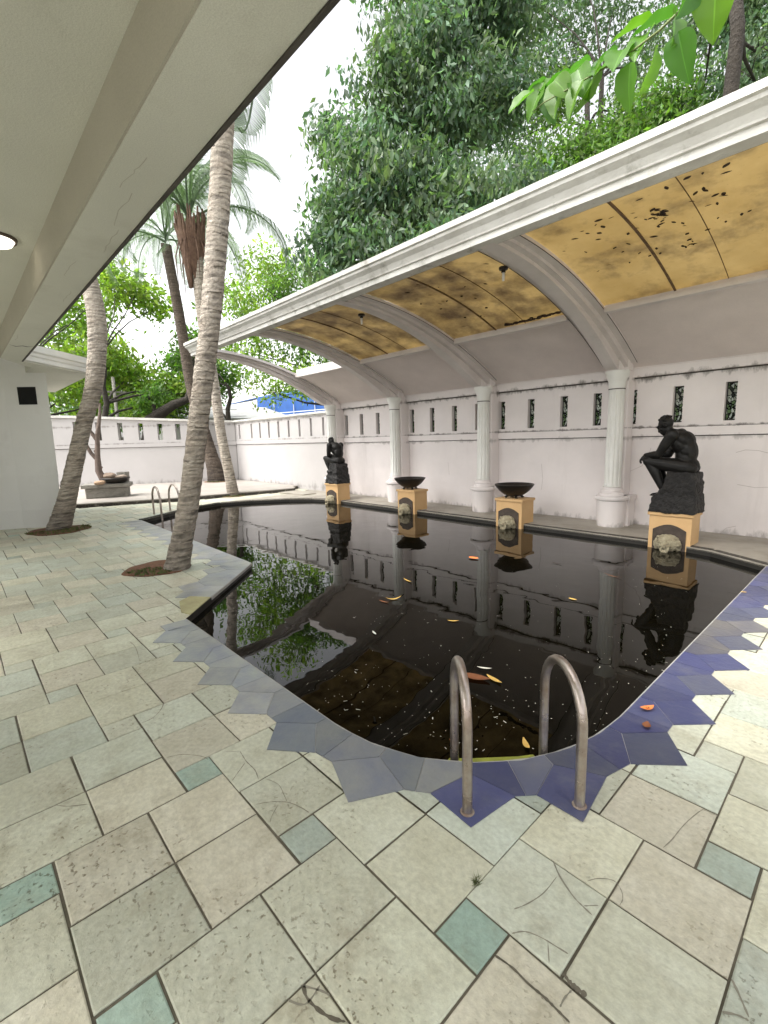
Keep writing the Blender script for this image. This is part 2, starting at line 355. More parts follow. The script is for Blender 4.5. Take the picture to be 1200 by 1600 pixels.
# ------------------------------------------------------------------ patio tiles
U, X0, Y0 = .16265, .0012, -.0702
def clip_half(poly, a, b, keep_left=True):
    out = []; n = len(poly)
    def side(p): return ((b[0]-a[0])*(p[1]-a[1])-(b[1]-a[1])*(p[0]-a[0]))*(1 if keep_left else -1)
    for i in range(n):
        p, q = poly[i], poly[(i+1) % n]; sp, sq = side(p), side(q)
        if sp >= 0: out.append(p)
        if sp*sq < 0:
            t = sp/(sp-sq); out.append((p[0]+(q[0]-p[0])*t, p[1]+(q[1]-p[1])*t))
    return out
def outside_pieces(poly):
    pcs = [poly]; cx_ = sum(p[0] for p in poly)/len(poly); cy_ = sum(p[1] for p in poly)/len(poly)
    n = len(POOL); near = [i for i in range(n) if seg_dist(cx_, cy_, POOL[i], POOL[(i+1) % n]) < .26]
    for i in near:
        a, b = POOL[i], POOL[(i+1) % n]; new = []
        for q in pcs:
            for kl in (True, False):
                c = clip_half(q, a, b, kl)
                if len(c) > 2: new.append(c)
        pcs = new
    res = []
    for q in pcs:
        mx_ = sum(p[0] for p in q)/len(q); my_ = sum(p[1] for p in q)/len(q)
        if not in_poly(mx_, my_, POOL): res.append(q)
    return res, bool(near)
tiles = MB(); rt = random.Random(3)
def tile_col(small, near=True):
    if small and not near: b = rt.choice([(.54, .56, .48), (.56, .575, .49), (.51, .55, .48)]); k = rt.uniform(.92, 1.05)
    elif small:
        b = rt.choice([(.33, .45, .395), (.36, .47, .42), (.42, .48, .43), (.40, .47, .425)]); k = rt.uniform(.85, 1.08)
    else:
        b = rt.choice([(.60, .60, .49), (.58, .595, .495), (.62, .60, .50), (.57, .58, .485), (.62, .60, .505), (.56, .59, .51), (.61, .585, .49), (.53, .545, .46), (.53, .575, .51)]); k = rt.uniform(.84, 1.06)
    return tuple(x*k for x in b)
def add_tile(x0, y0, x1, y1, small):
    g = rt.uniform(.0022, .0046) + (.0015 if rt.random() < .2 else 0)
    jx, jy = rt.uniform(-.0012, .0012), rt.uniform(-.0012, .0012)
    x0 += g+jx; x1 -= g-jx; y0 += g+jy; y1 -= g-jy
    cx_, cy_ = (x0+x1)/2, (y0+y1)/2
    if cx_ < -15 or cx_ > 3.2 or cy_ < -2.1 or cy_ > 8.0: return
    if cy_ > 6.9 and -11.5 < cx_ < -.6: return
    if in_poly(cx_, cy_, TERR) or math.hypot(cx_-0, cy_-0) > 17: return
    tiles.c = tile_col(small, math.hypot(cx_, cy_) < 2.3 or (rt.random() < .06))
    pcs, nearp = outside_pieces([(x0, y0), (x1, y0), (x1, y1), (x0, y1)])
    if nearp:
        for q in pcs: tiles.add([(p[0], p[1], 0) for p in q], [tuple(range(len(q)))])
        return
    if in_poly(cx_, cy_, POOL): return
    e = .004; z = [rt.uniform(-.0012, .0012) for _ in range(4)]; J = [(rt.uniform(-.0016, .0016), rt.uniform(-.0016, .0016)) for _ in range(4)]
    vs = [(x0, y0, -.007), (x1, y0, -.007), (x1, y1, -.007), (x0, y1, -.007), (x0, y0, -.003+z[0]), (x1, y0, -.003+z[1]), (x1, y1, -.003+z[2]), (x0, y1, -.003+z[3]),
          (x0+e, y0+e, z[0]), (x1-e, y0+e, z[1]), (x1-e, y1-e, z[2]), (x0+e, y1-e, z[3])]
    vs = [(v[0]+J[q % 4][0], v[1]+J[q % 4][1], v[2]) for q, v in enumerate(vs)]
    tiles.add(vs, [(8, 9, 10, 11)]+[(a+i, a+(i+1) % 4, a+4+(i+1) % 4, a+4+i) for a in (0, 4) for i in range(4)])
for a in range(-40, 41):
    for b in range(-40, 41):
        i, j = -5+4*a-b, 6+a+4*b
        if not (-100 < i < 25 and -16 < j < 52): continue
        X = lambda k: U*k+X0
        Y = lambda k: U*k+Y0
        add_tile(X(i), Y(j), X(i+1), Y(j+1), True)
        for di in (0, 2):
            for dj in (1, 3):
                add_tile(X(i+di), Y(j+dj), X(i+di+2), Y(j+dj+2), False)
# cracks and old mortar arcs, a few millimetres wide
def G(px, py):
    d = CR*((px-600)/FPX) - CU*((py-800)/FPX) + FW; t = -CAM_H/d.z
    return (d.x*t, d.y*t)
def strip(mb, pts, w_, z=.0012):
    # smooth the path a little and lay a thin ribbon along it
    P_ = [Vector((p[0], p[1])) for p in pts]; S = []
    for i in range(len(P_)-1):
        a = P_[max(i-1, 0)]; b = P_[i]; c = P_[i+1]; d = P_[min(i+2, len(P_)-1)]
        for k in range(5):
            t = k/5; S.append(.5*((2*b)+(c-a)*t+(2*a-5*b+4*c-d)*t*t+(3*b-a-3*c+d)*t*t*t))
    S.append(P_[-1]); n = len(S); vs = []
    for i in range(n):
        t = (S[min(i+1, n-1)]-S[max(i-1, 0)]).normalized(); nn = Vector((-t.y, t.x)); ww = w_*rt.uniform(.5, 1.3)*(1 if 0 < i < n-1 else .3)
        vs += [(*(S[i]+nn*ww/2), z), (*(S[i]-nn*ww/2), z)]
    mb.add(vs, [(2*i+1, 2*i, 2*i+2, 2*i+3)[::-1] for i in range(n-1)])
tiles.m = 1; tiles.c = (1, 1, 1)
CRK = [([(222,1130),(240,1121),(252,1108),(256,1098)],5),([(260,1184),(285,1179),(315,1182),(325,1187)],4),([(375,1174),(385,1190),(398,1203),(404,1218)],5),
 ([(383,1192),(370,1210),(363,1220)],4),([(350,1174),(375,1175)],3),([(400,1257),(425,1253),(450,1254),(470,1262),(483,1270)],4),([(415,1217),(435,1226),(445,1245),(448,1252)],3),
 ([(435,1257),(425,1275),(422,1285)],3),([(86,1258),(105,1260),(137,1257)],4),([(474,1540),(480,1560),(500,1580),(520,1592),(540,1597)],10),([(470,1540),(500,1548),(515,1555)],7),
 ([(450,1563),(470,1570),(483,1565),(500,1540)],7),([(864,1345),(875,1370),(895,1400),(910,1416),(925,1430)],6),([(912,1416),(935,1415)],5),([(870,1370),(850,1395),(825,1412),(803,1421)],4),
 ([(800,1459),(820,1456),(845,1465),(870,1480),(888,1491)],5),([(856,1472),(858,1505)],4),([(918,1377),(935,1373),(958,1376),(970,1390),(973,1405),(968,1415)],3),
 ([(1036,1325),(1050,1312),(1062,1297),(1075,1283),(1095,1267),(1103,1267),(1122,1276)],4),([(773,1493),(800,1512),(825,1537),(850,1558),(870,1578),(890,1598)],9),([(875,1574),(882,1560),(893,1548)],5),
 ([(1143,1530),(1155,1555),(1170,1590)],7),([(1128,1582),(1150,1586),(1170,1595)],7),([(880,1520),(890,1535),(905,1548),(917,1556)],16),([(202,1002),(212,1012),(218,1032)],4),([(240,1000),(250,1010),(240,1015)],3)]
for pts, wpx in CRK:
    tiles.m = 1 if wpx > 8 else 2; strip(tiles, [G(*p) for p in pts], wpx*.0009)
o = tiles.build('patio', [tile_m, grout, mat('old_mortar', (.27, .25, .20), (.20, .19, .15), 12, .9)]); tag(o, kind='structure')
# grout bed under the tiles, cut out round the pool
gb = bmesh.new()
from mathutils.geometry import tessellate_polygon
def sheet_with_hole(name, outer, hole, z, mtl, kind='structure'):
    ov = [Vector((x, y, z)) for x, y in outer]; hv = [Vector((x, y, z)) for x, y in hole]
    tr = tessellate_polygon([ov, hv]); allv = ov+hv
    mb = MB()
    fs = []
    for t_ in tr:
        a, b, c = (allv[k] for k in t_)
        if (b-a).cross(c-a).z < 0: t_ = (t_[0], t_[2], t_[1])
        fs.append(t_)
    mb.add(allv, fs); o = mb.build(name, mtl); tag(o, kind=kind); return o
sheet_with_hole('patio_bed', [(-17.5, -2.3), (3.4, -2.3), (3.4, 8.2), (-17.5, 8.2)], POOL, -.006, grout)
sheet_with_hole('ground', [(-900, -900), (900, -900), (900, 900), (-900, 900)], [(-17.4, -2.2), (3.3, -2.2), (3.3, 8.15), (-17.4, 8.15)], -.03, ground_m)
mb = MB(); mb.prism([(-12, -9), (9, -9), (9, 8.0), (3.35, 8.0), (3.35, -2.25), (-12, -2.25)], -.02, -.002); tag(mb.build('bounce_ground', mat('pale_bounce', (.34, .33, .30), (.26, .25, .23), 1.5, .8)), kind='structure')  # unseen pale ground, added to bounce light under the porch
pv = MB(); pv.prism([(-.62, 8.04), (-.62, 6.38), (-.80, 6.42), (-1.40, 6.80), (-2.0, 6.93), (-9.55, 6.99), (-10.15, 6.80), (-10.62, 6.40), (-11.15, 5.60), (-11.42, 4.9), (-11.55, 4.9), (-11.6, 6.9), (-12.0, 8.04)], -.02, .012)
tag(pv.build('pavement', pave_m), kind='structure')
ed = MB()   # dark wet nosing of the far pavement, one worn stone after another
path = [(-.80, 6.42), (-1.40, 6.80), (-2.0, 6.93), (-9.55, 6.99), (-10.15, 6.80), (-10.62, 6.40), (-11.15, 5.60), (-11.42, 4.9), (-11.2, 4.1), (-10.55, 3.25), (-10.25, 2.82), (-10.22, 2.70)]
for a, b in zip(path[:-1], path[1:]):
    a, b = Vector((*a, 0)), Vector((*b, 0)); d = b-a; n = max(1, int(d.length/.5)); t = d.normalized(); nn = Vector((-t.y, t.x, 0))
    for k in range(n):
        p, q = a+d*(k/n), a+d*((k+1)/n)-t*.004; h = .018+random.uniform(-.002, .002); off = -.012+random.uniform(-.004, .004)
        pts = [p+nn*off, q+nn*off, q-nn*.10, p-nn*.10]
        ed.prism([(v.x, v.y) for v in pts], -.03, h)
tag(ed.build('pool_edging', dark_stone, bevel=.004), kind='structure')

# ------------------------------------------------------------------ coping of blue slate tiles with a saw-tooth outer edge
def path_eval(P_):
    segs = [(Vector(P_[i]), Vector(P_[i+1])) for i in range(len(P_)-1)]; Ls = [(b-a).length for a, b in segs]; tot = sum(Ls)
    def nrm(i):
        t = (segs[i][1]-segs[i][0]).normalized(); return Vector((t.y, -t.x))
    def ev(s, out):
        s = max(0, min(tot-1e-6, s)); acc = 0
        for i, l in enumerate(Ls):
            if s <= acc+l: break
            acc += l
        f = (s-acc)/Ls[i]; a, b = segs[i]; n = nrm(i)
        if Ls[i] < .4:      # blend the normals round the curved corner
            n0 = (nrm(i)+nrm(max(i-1, 0))).normalized(); n1 = (nrm(i)+nrm(min(i+1, len(segs)-1))).normalized(); n = (n0*(1-f)+n1*f).normalized()
        return tuple(a+(b-a)*f+n*out)
    return ev, tot
cp = MB(); cr_ = random.Random(11)
def slate(kind):
    if kind == 'blue': b = cr_.choice([(1, 1, 1), (.8, .8, 1.05), (1.25, 1.2, 1.1), (.75, .75, 1.1)]); k = cr_.uniform(.8, 1.2)
    elif kind == 'mixed': b = cr_.choice([(1.3, 1.15, .85), (1.5, 1.3, .85), (1.2, 1.15, 1.0)]); k = cr_.uniform(.9, 1.2)
    elif kind == 'slate': b = cr_.choice([(2.3, 2.2, 1.5), (2.0, 2.0, 1.5), (2.6, 2.4, 1.6)]); k = cr_.uniform(.85, 1.15)
    else: b = cr_.choice([(3.7, 3.4, 2.1), (3.4, 3.2, 2.05), (4.0, 3.6, 2.25)]); k = cr_.uniform(.9, 1.12)  # grey tints carry sky sheen put into the tile colour
    return tuple(x*k for x in b)
def poly_tile(pts, kind, z0=-.004, z1=.0045, g=.0016):
    c = Vector((sum(p[0] for p in pts)/len(pts), sum(p[1] for p in pts)/len(pts)))
    q = []
    for p in pts:
        v = Vector(p)-c; l = v.length; q.append(tuple(c+v*max(.1, (l-g*1.6)/l)))
    cp.m = 0; cp.c = slate(kind); cp.prism(q, z0, z1+cr_.uniform(-.0008, .0008))
def coping(P_, s0, s1, cs, kindf, notch=.215, tip=.365, inner=.07, tooth=.165, tips={}):
    """cs: where the teeth stand along the edge; the pieces between them run to the middle joint"""
    ev, tot = path_eval(P_); s1 = min(s1, tot); cs = [c for c in cs if c-.03 > s0 and c+.03 < s1]
    hw = []
    for k, c in enumerate(cs):
        gaps = [abs(c-q) for q in cs[max(k-1, 0):k]+cs[k+1:k+2]]; hw.append(min(tooth, .40*min(gaps)))
    for k, c in enumerate(cs):
        h_ = hw[k]
        if s0 <= c-h_ and c+h_ <= s1: poly_tile([ev(c-h_, notch), ev(c, inner), ev(c+h_, notch), tips.get(c, ev(c, tip))], kindf(c))
    ends = [(s0, 0)]+list(zip(cs, hw))+[(s1, 0)]
    for (l, hl), (r_, hr) in zip(ends[:-1], ends[1:]):
        if r_-l < .03: continue
        kd = kindf((l+r_)/2); mid = (l+r_)/2
        h0 = [ev(q, 0) for q in np.linspace(l, mid, 4)]+[ev(mid, notch)]+([ev(l+hl, notch), ev(l, inner)] if hl else [ev(l, notch)])
        h1 = [ev(q, 0) for q in np.linspace(mid, r_, 4)]+([ev(r_, inner), ev(r_-hr, notch)] if hr else [ev(r_, notch)])+[ev(mid, notch)]
        poly_tile(h0, kd); poly_tile(h1, kindf(mid+.1))
    cp.m = 1; cp.c = (1, 1, 1)
    ss = np.linspace(s0, s1, 60)
    for q0, q1 in zip(ss[:-1], ss[1:]): cp.add([(*ev(q0, -.006), .0015), (*ev(q1, -.006), .0015), (*ev(q1, notch), .0015), (*ev(q0, notch), .0015)], [(3, 2, 1, 0)]); cp.add([(*ev(q0, -.006), .0015), (*ev(q1, -.006), .0015), (*ev(q1, -.006), -.03), (*ev(q0, -.006), -.03)], [(0, 1, 2, 3)])
    for c, h_ in zip(cs, hw):
        if c-h_ >= s0 and c+h_ <= s1: cp.add([(*ev(c-h_, notch-.002), .0014), (*tips.get(c, ev(c, tip+.001)), .0014), (*ev(c+h_, notch-.002), .0014)], [(0, 1, 2)])
RUN = NEAR + [(-.80, 6.42)]
def kind_near(s):      # sky sheen painted in as grey along the near left edge, blue beyond
    if s < 1.75: return 'grey'
    if s < 2.9: return 'slate'
    if 5.0 < s < 5.9: return 'mixed'
    return 'blue'
ev_, TOT = path_eval(RUN)
coping(RUN, .02, TOT, [.32, .76, 1.2, 1.64, 2.08, 2.50, 2.90, 3.27, 3.72, 4.13, 4.53, 4.93, 5.33, 5.73, 6.13, 6.53, 6.93, 7.33, 7.6], kind_near, tips={2.50: (-1.40, 1.04), 2.90: (-.965, 1.30), 3.27: (-.675, 1.63), 3.72: (-.485, 2.27)})
coping([(-10.25, 2.70), (-5.33, 2.62)], 0, 4.9, [.22+.435*k for k in range(11)], lambda s: 'grey', notch=.30, tip=.46, inner=.12)
DG = [(-5.33, 2.62), (-4.03, 1.33)]
coping(DG, 0, 1.28, [.30, .92], lambda s: 'grey', notch=.36, tip=.50, inner=.2)
poly_tile([(-5.33, 2.62), (-5.62, 2.34), (-5.62, 2.60)], 'grey')
o = cp.build('pool_coping', [blue_m, joint_m]); tag(o, kind='structure')
st = MB(); st.prism([(-4.42, 1.715), (-4.09, 1.395), (-4.22, 1.36), (-4.52, 1.45), (-4.60, 1.58)], .0, .0075)
tag(st.build('bare_concrete_patch', yellow_conc), kind='structure')
bs = MB(); n = len(POOL)
bs.add([(x, y, -.004) for x, y in POOL]+[(x, y, -1.4) for x, y in POOL], [(i, (i+1) % n, n+(i+1) % n, n+i) for i in range(n)]+[tuple(range(n, 2*n))])
tag(bs.build('pool_basin', basin_m), kind='structure')
wt = MB(); wt.add([(x, y, MATW) for x, y in POOL], [tuple(range(n))]); tag(wt.build('water', water_m), kind='structure')
# terrace
tr_ = MB(); tr_.prism(TERR, -.02, .075); tr_.m = 1
tr_.prism([(TERR[i][0]+(.0), TERR[i][1]) for i in range(len(TERR))], .0751, .10)
o = tr_.build('terrace', [dark_stone, mat('terrace_stone', (.36, .33, .30), (.28, .255, .23), 1.4, .65, .04, 20, stain=(.25, .22, .19), sscale=1.5, samt=.5)]); tag(o, kind='structure')
lo = MB(); lo.prism([(-12.1, 6.95), (-10.95, 7.05), (-10.95, 7.5), (-12.1, 7.6)], .012, .035); tag(lo.build('step', pave_m, bevel=.006), kind='structure')

# ------------------------------------------------------------------ walls with slots
def slotted_wall(org, d, length, zt, z0, slots, sw, sz0, sz1, depth, mb, back_open=True, ztf=None):
    """face grid in the plane org + s*d, with rectangular openings and their reveals; the wall is `depth` thick away from the yard"""
    org = Vector(org); d = Vector(d).normalized(); nn = Vector((-d.y, d.x, 0))
    if nn.dot(-org) > 0: nn = -nn          # nn points away from the camera
    xs = sorted(set([0, length]+[s-sw/2 for s in slots]+[s+sw/2 for s in slots])); zs = [z0, sz0, sz1, zt]
    def P(s, z, t=0):
        zz = z if ztf is None or z < 1.3 else z+ztf(s)*(z-1.3)
        return org+d*s+nn*t+Vector((0, 0, zz))
    def hole(i, j): 
        if j != 1: return False
        c = (xs[i]+xs[i+1])/2; return any(abs(c-s) < sw/2 for s in slots)
    for t in (0, depth):
        for i in range(len(xs)-1):
            for j in range(3):
                if hole(i, j) and (t == 0 or back_open): continue
                mb.add([P(xs[i], zs[j], t), P(xs[i+1], zs[j], t), P(xs[i+1], zs[j+1], t), P(xs[i], zs[j+1], t)], [(0, 1, 2, 3)])
    for s in slots:
        a, b = s-sw/2, s+sw/2; t1 = depth if back_open else .07
        for q in ([P(a, sz0), P(a, sz1), P(a, sz1, t1), P(a, sz0, t1)], [P(b, sz0), P(b, sz1), P(b, sz1, t1), P(b, sz0, t1)], [P(a, sz0), P(b, sz0), P(b, sz0, t1), P(a, sz0, t1)], [P(a, sz1), P(b, sz1), P(b, sz1, t1), P(a, sz1, t1)]):
            mb.add(q, [(0, 1, 2, 3)])
        if not back_open: mb.add([P(a, sz0, t1), P(b, sz0, t1), P(b, sz1, t1), P(a, sz1, t1)], [(0, 1, 2, 3)])
    mb.add([P(0, zt), P(length, zt), P(length, zt, depth), P(0, zt, depth)], [(0, 1, 2, 3)])
    return P
def band(mb, P, s0, s1, z0, z1, out, back=0.0):
    a = [P(s0, z0, -out), P(s1, z0, -out), P(s1, z0, back), P(s0, z0, back), P(s0, z1, -out), P(s1, z1, -out), P(s1, z1, back), P(s0, z1, back)]
    mb.add(a, [(3, 2, 1, 0), (4, 5, 6, 7), (0, 1, 5, 4), (1, 2, 6, 5), (2, 3, 7, 6), (3, 0, 4, 7)])
WY = 8.05
# pavilion back wall: X from -10.55 to 3.3
slotX = [-10.155, -9.516, -8.876, -8.25, -7.68, -7.06, -6.425, -5.82, -5.242, -4.62, -3.982, -3.40, -2.856, -2.217, -1.573, -.95, -.3, .35, .98, 1.6, 2.4]
bw_t = thing('garden_wall', 'long pinkish white wall behind the covered colonnade with leaded glass slots', 'wall', (-10.6, WY, 0))
mb = MB(); P1 = slotted_wall((-10.6, WY, 0), (1, 0, 0), 13.9, 2.49, -.05, [x+10.6 for x in slotX], .135, 1.62, 2.15, .22, mb)
def rel(o, root): o.parent = root; o.matrix_parent_inverse = Matrix.Translation(-Vector(root.location)); return o
wallm = rel(mb.build('wall_face', plaster), bw_t)
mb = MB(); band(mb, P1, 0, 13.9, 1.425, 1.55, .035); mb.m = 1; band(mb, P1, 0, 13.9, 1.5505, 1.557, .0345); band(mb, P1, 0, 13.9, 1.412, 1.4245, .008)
rel(mb.build('ledge', [plaster, grime]), bw_t)
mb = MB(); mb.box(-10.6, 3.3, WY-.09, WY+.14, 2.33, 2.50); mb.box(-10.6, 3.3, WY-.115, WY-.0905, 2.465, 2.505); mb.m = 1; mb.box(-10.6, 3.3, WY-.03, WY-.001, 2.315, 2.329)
rel(mb.build('lintel', [plaster, grime], bevel=0), bw_t)
win = None
fr = MB(); fr.box(-.0675, -.052, .0, .02, 0, .53); fr.box(.052, .0675, .0, .02, 0, .53); fr.box(-.052, .052, .0, .02, 0, .018); fr.box(-.052, .052, .0, .02, .512, .53)
fm = fr.build('window', frame_m, bw_t)
pn = MB(); pn.box(-.0519, .0519, .006, .012, .018, .512)
pane = pn.build('glass', glass_m, fm)
for k, x in enumerate(slotX):
    if k == 0: f_ = fm
    else:
        f_ = fm.copy(); C.objects.link(f_); f_.parent = bw_t; p_ = pane.copy(); C.objects.link(p_); p_.parent = f_
    f_.location = (x+10.6, .085, 1.62)
tag(fm, None)
wcr = mat('wall_crack', (.50, .45, .43), (.42, .38, .36), 8, .9)
for pl_ in ([(1150, 707), (1165, 703), (1185, 704), (1205, 709)], [(1152, 757), (1180, 762), (1205, 761)], [(962, 742), (985, 736), (1003, 728), (1013, 714), (1017, 700)], [(846, 725), (848, 748), (846, 765)], [(700, 722), (702, 742)], [(1120, 838), (1135, 825), (1150, 822)]):
    ckw = MB()
    for (a_, b_), (c_, d_) in zip(pl_[:-1], pl_[1:]):
        P4 = []
        for (u_, v_) in ((a_, b_), (c_, d_)):
            dd = CR*((u_-600)/FPX) - CU*((v_-800)/FPX) + FW; tt = (WY-.0015)/dd.y; P4.append(Vector((dd.x*tt, WY-.0015, CAM_H+dd.z*tt)))
        n_ = Vector((-(P4[1]-P4[0]).z, 0, (P4[1]-P4[0]).x)).normalized()*.003
        ckw.add([P4[0]-n_, P4[1]-n_, P4[1]+n_, P4[0]+n_], [(0, 1, 2, 3)])
    rel(ckw.build('hairline_crack', wcr), bw_t)
# yard wall B (same line, further left) and wall A (closing the yard)
yb = thing('garden_wall', 'white wall with blind slots running left from the colonnade to the corner', 'wall', (-16.93, WY, 0))
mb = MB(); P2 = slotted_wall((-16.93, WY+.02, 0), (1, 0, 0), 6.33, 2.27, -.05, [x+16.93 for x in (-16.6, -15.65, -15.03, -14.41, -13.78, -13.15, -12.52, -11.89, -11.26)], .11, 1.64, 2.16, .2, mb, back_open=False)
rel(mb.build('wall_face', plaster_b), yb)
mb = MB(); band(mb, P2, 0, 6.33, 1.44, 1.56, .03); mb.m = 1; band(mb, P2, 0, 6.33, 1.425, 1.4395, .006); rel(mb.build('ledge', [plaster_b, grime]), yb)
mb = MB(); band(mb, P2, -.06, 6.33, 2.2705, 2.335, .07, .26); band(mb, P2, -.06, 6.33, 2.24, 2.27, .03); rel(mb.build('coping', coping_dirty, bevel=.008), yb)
ya = thing('garden_wall', 'white end wall with open slots behind the potted dead branch', 'wall', (-16.93, WY, 0))
A0 = Vector((-16.93, 8.05, 0)); A1 = Vector((-19.85, 3.35, 0)); dA = (A1-A0).normalized()
def rise(s): return .27*min(s, 6)/5.5
sA = []
for px in (119, 154, 188, 220, 250, 278):     # slot centres found along the end wall
    d_ = CR*((px-600)/FPX) - CU*((675-800)/FPX) + FW
    nA = Vector((dA.y, -dA.x, 0)); t_ = (A0-Vector((0, 0, 1.5))).dot(nA)/d_.dot(nA); sA.append((Vector((0, 0, 1.5))+d_*t_-A0).dot(dA))
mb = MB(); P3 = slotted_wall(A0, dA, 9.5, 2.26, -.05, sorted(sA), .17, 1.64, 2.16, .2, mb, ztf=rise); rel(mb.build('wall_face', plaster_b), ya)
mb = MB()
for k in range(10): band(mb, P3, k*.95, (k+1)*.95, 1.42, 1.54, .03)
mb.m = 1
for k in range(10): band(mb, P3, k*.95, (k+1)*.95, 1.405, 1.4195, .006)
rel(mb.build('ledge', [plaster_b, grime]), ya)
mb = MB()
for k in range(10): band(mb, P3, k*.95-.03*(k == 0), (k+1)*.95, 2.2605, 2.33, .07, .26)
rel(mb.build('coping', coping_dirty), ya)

# ------------------------------------------------------------------ colonnade with vaulted canopy
YA = 4.3
def zr(y): return 3.40-.098*(y-YA)**2
def zs(y): return 3.50-.0775*(y-YA)**2
colX = [-10.4, -7.93, -5.45, -2.97, -.49, 1.99]
pav = thing('pool_canopy', 'long vaulted canopy on fluted columns with yellowed roof sheets over the pool side', 'pavilion', (-5.45, 7.72, 0))
def curve_beam(mb, x0, x1, yy, zb, ztop):
    """a beam of constant width between x0 and x1 that follows the curve, from zb(y) up to ztop(y)"""
    vs = []
    for y in yy: vs += [(x0, y, zb(y)), (x1, y, zb(y)), (x1, y, ztop(y)), (x0, y, ztop(y))]
    n = len(yy); fs = [(4*i+a, 4*i+(a+1) % 4, 4*i+4+(a+1) % 4, 4*i+4+a) for i in range(n-1) for a in range(4)]
    fs += [(0, 1, 2, 3), (4*n-1, 4*n-2, 4*n-3, 4*n-4)]
    mb.add(vs, fs)
yy = list(np.linspace(4.24, 7.78, 26))
for k, x in enumerate(colX):
    mb = MB()
    zq = lambda y: max(zr(y), 2.44) if y > 7.2 else zr(y)
    curve_beam(mb, x-.085, x+.085, yy, zq, lambda y: zs(y)-.001)
    curve_beam(mb, x-.155, x+.155, yy, lambda y: zr(y)+(.40+.12*max(0, y-6.0))*(zs(y)-zr(y)), lambda y: zs(y)-.002)
    curve_beam(mb, x-.25, x+.25, yy, lambda y: zs(y)-.026, lambda y: zs(y)+(.012 if k != 0 else .03))
    mb.m = 1
    for sx in (-1, 1): curve_beam(mb, x+sx*.252-.003, x+sx*.252+.003, yy, lambda y: zs(y)-.034, lambda y: zs(y)-.0285)
    rel(mb.build('rib', [rib_m, grime], smooth=True, auto=30), pav)
# lower solid part of the vault, along the wall, all bays
ylow = list(np.linspace(6.58, 7.97, 12))
mb = MB(); curve_beam(mb, -10.52, 3.3, ylow, lambda y: zs(y), lambda y: zs(y)+.07); rel(mb.build('vault', shell_m, smooth=True, auto=30), pav)
mb = MB()
for a, b in zip(colX[:-1], colX[1:]):
    mb.box(a+.254, b-.254, 6.50, 6.62, zs(6.56)-.055, zs(6.56)-.006); mb.box(a+.254, b-.254, 6.535, 6.60, zs(6.56)-.005, zs(6.56)+.13)
rel(mb.build('frame_bar', rib_m, bevel=.004), pav)
# roof sheets in the four nearer bays (the farthest bay has lost its sheet)
yup = list(np.linspace(4.30, 6.55, 16))
for a, b in list(zip(colX[:-1], colX[1:]))[1:]:
    mb = MB(); mid = (a+b)/2-.18
    for x0, x1 in ((a+.22, mid), (mid+.012, b-.22)): curve_beam(mb, x0, x1, yup, lambda y: zs(y)+.028, lambda y: zs(y)+.033)
    rp = rel(mb.build('roof_sheet', panel_m, smooth=True, auto=30), pav)
    mb = MB(); curve_beam(mb, mid-.008, mid+.016, yup, lambda y: zs(y)+.016, lambda y: zs(y)+.0275)
    if True: curve_beam(mb, mid+.52, mid+.526, yup, lambda y: zs(y)+.022, lambda y: zs(y)+.0275)
    s_ = mb.build('seam', mat('seam_rust', (.20, .12, .06), (.08, .05, .03), 14, .9), rp)
    s_.matrix_parent_inverse = rp.matrix_world.inverted() if False else Matrix.Identity(4)
# debris rotted along the lower end of the second sheet
mb = MB(); rr_ = random.Random(5)
for _ in range(60):
    x = rr_.uniform(-4.15, -3.3); y = 6.47-abs(rr_.gauss(0, .02))-max(0, (x+3.7))*.06; r = rr_.uniform(.012, .035)
    mb.ell((x, y, zs(y)+.012), (r*1.3, r, .012), seg=7, rings=4)
rel(mb.build('rotted_debris', darkleaf), pav)
# fascia
XL, XR = -10.62, 3.3
prof = [(4.02, 3.655), (4.02, 3.60), (4.045, 3.59), (4.05, 3.565), (4.10, 3.53), (4.13, 3.485), (4.135, 3.47), (4.16, 3.465), (4.16, 3.405), (4.25, 3.40), (4.30, 3.40), (4.30, 3.66), (4.26, 3.668)]
mb = MB(); n = len(prof)
mb.add([(XL, y, z) for y, z in prof]+[(XR, y, z) for y, z in prof], [(i, (i+1) % n, n+(i+1) % n, n+i) for i in range(n)]+[tuple(range(n)), tuple(range(2*n-1, n-1, -1))])
mb.m = 1; mb.box(XL, XR, 4.30, 4.315, 3.405, 3.412)
rel(mb.build('fascia', [coping_dirty, grime]), pav)
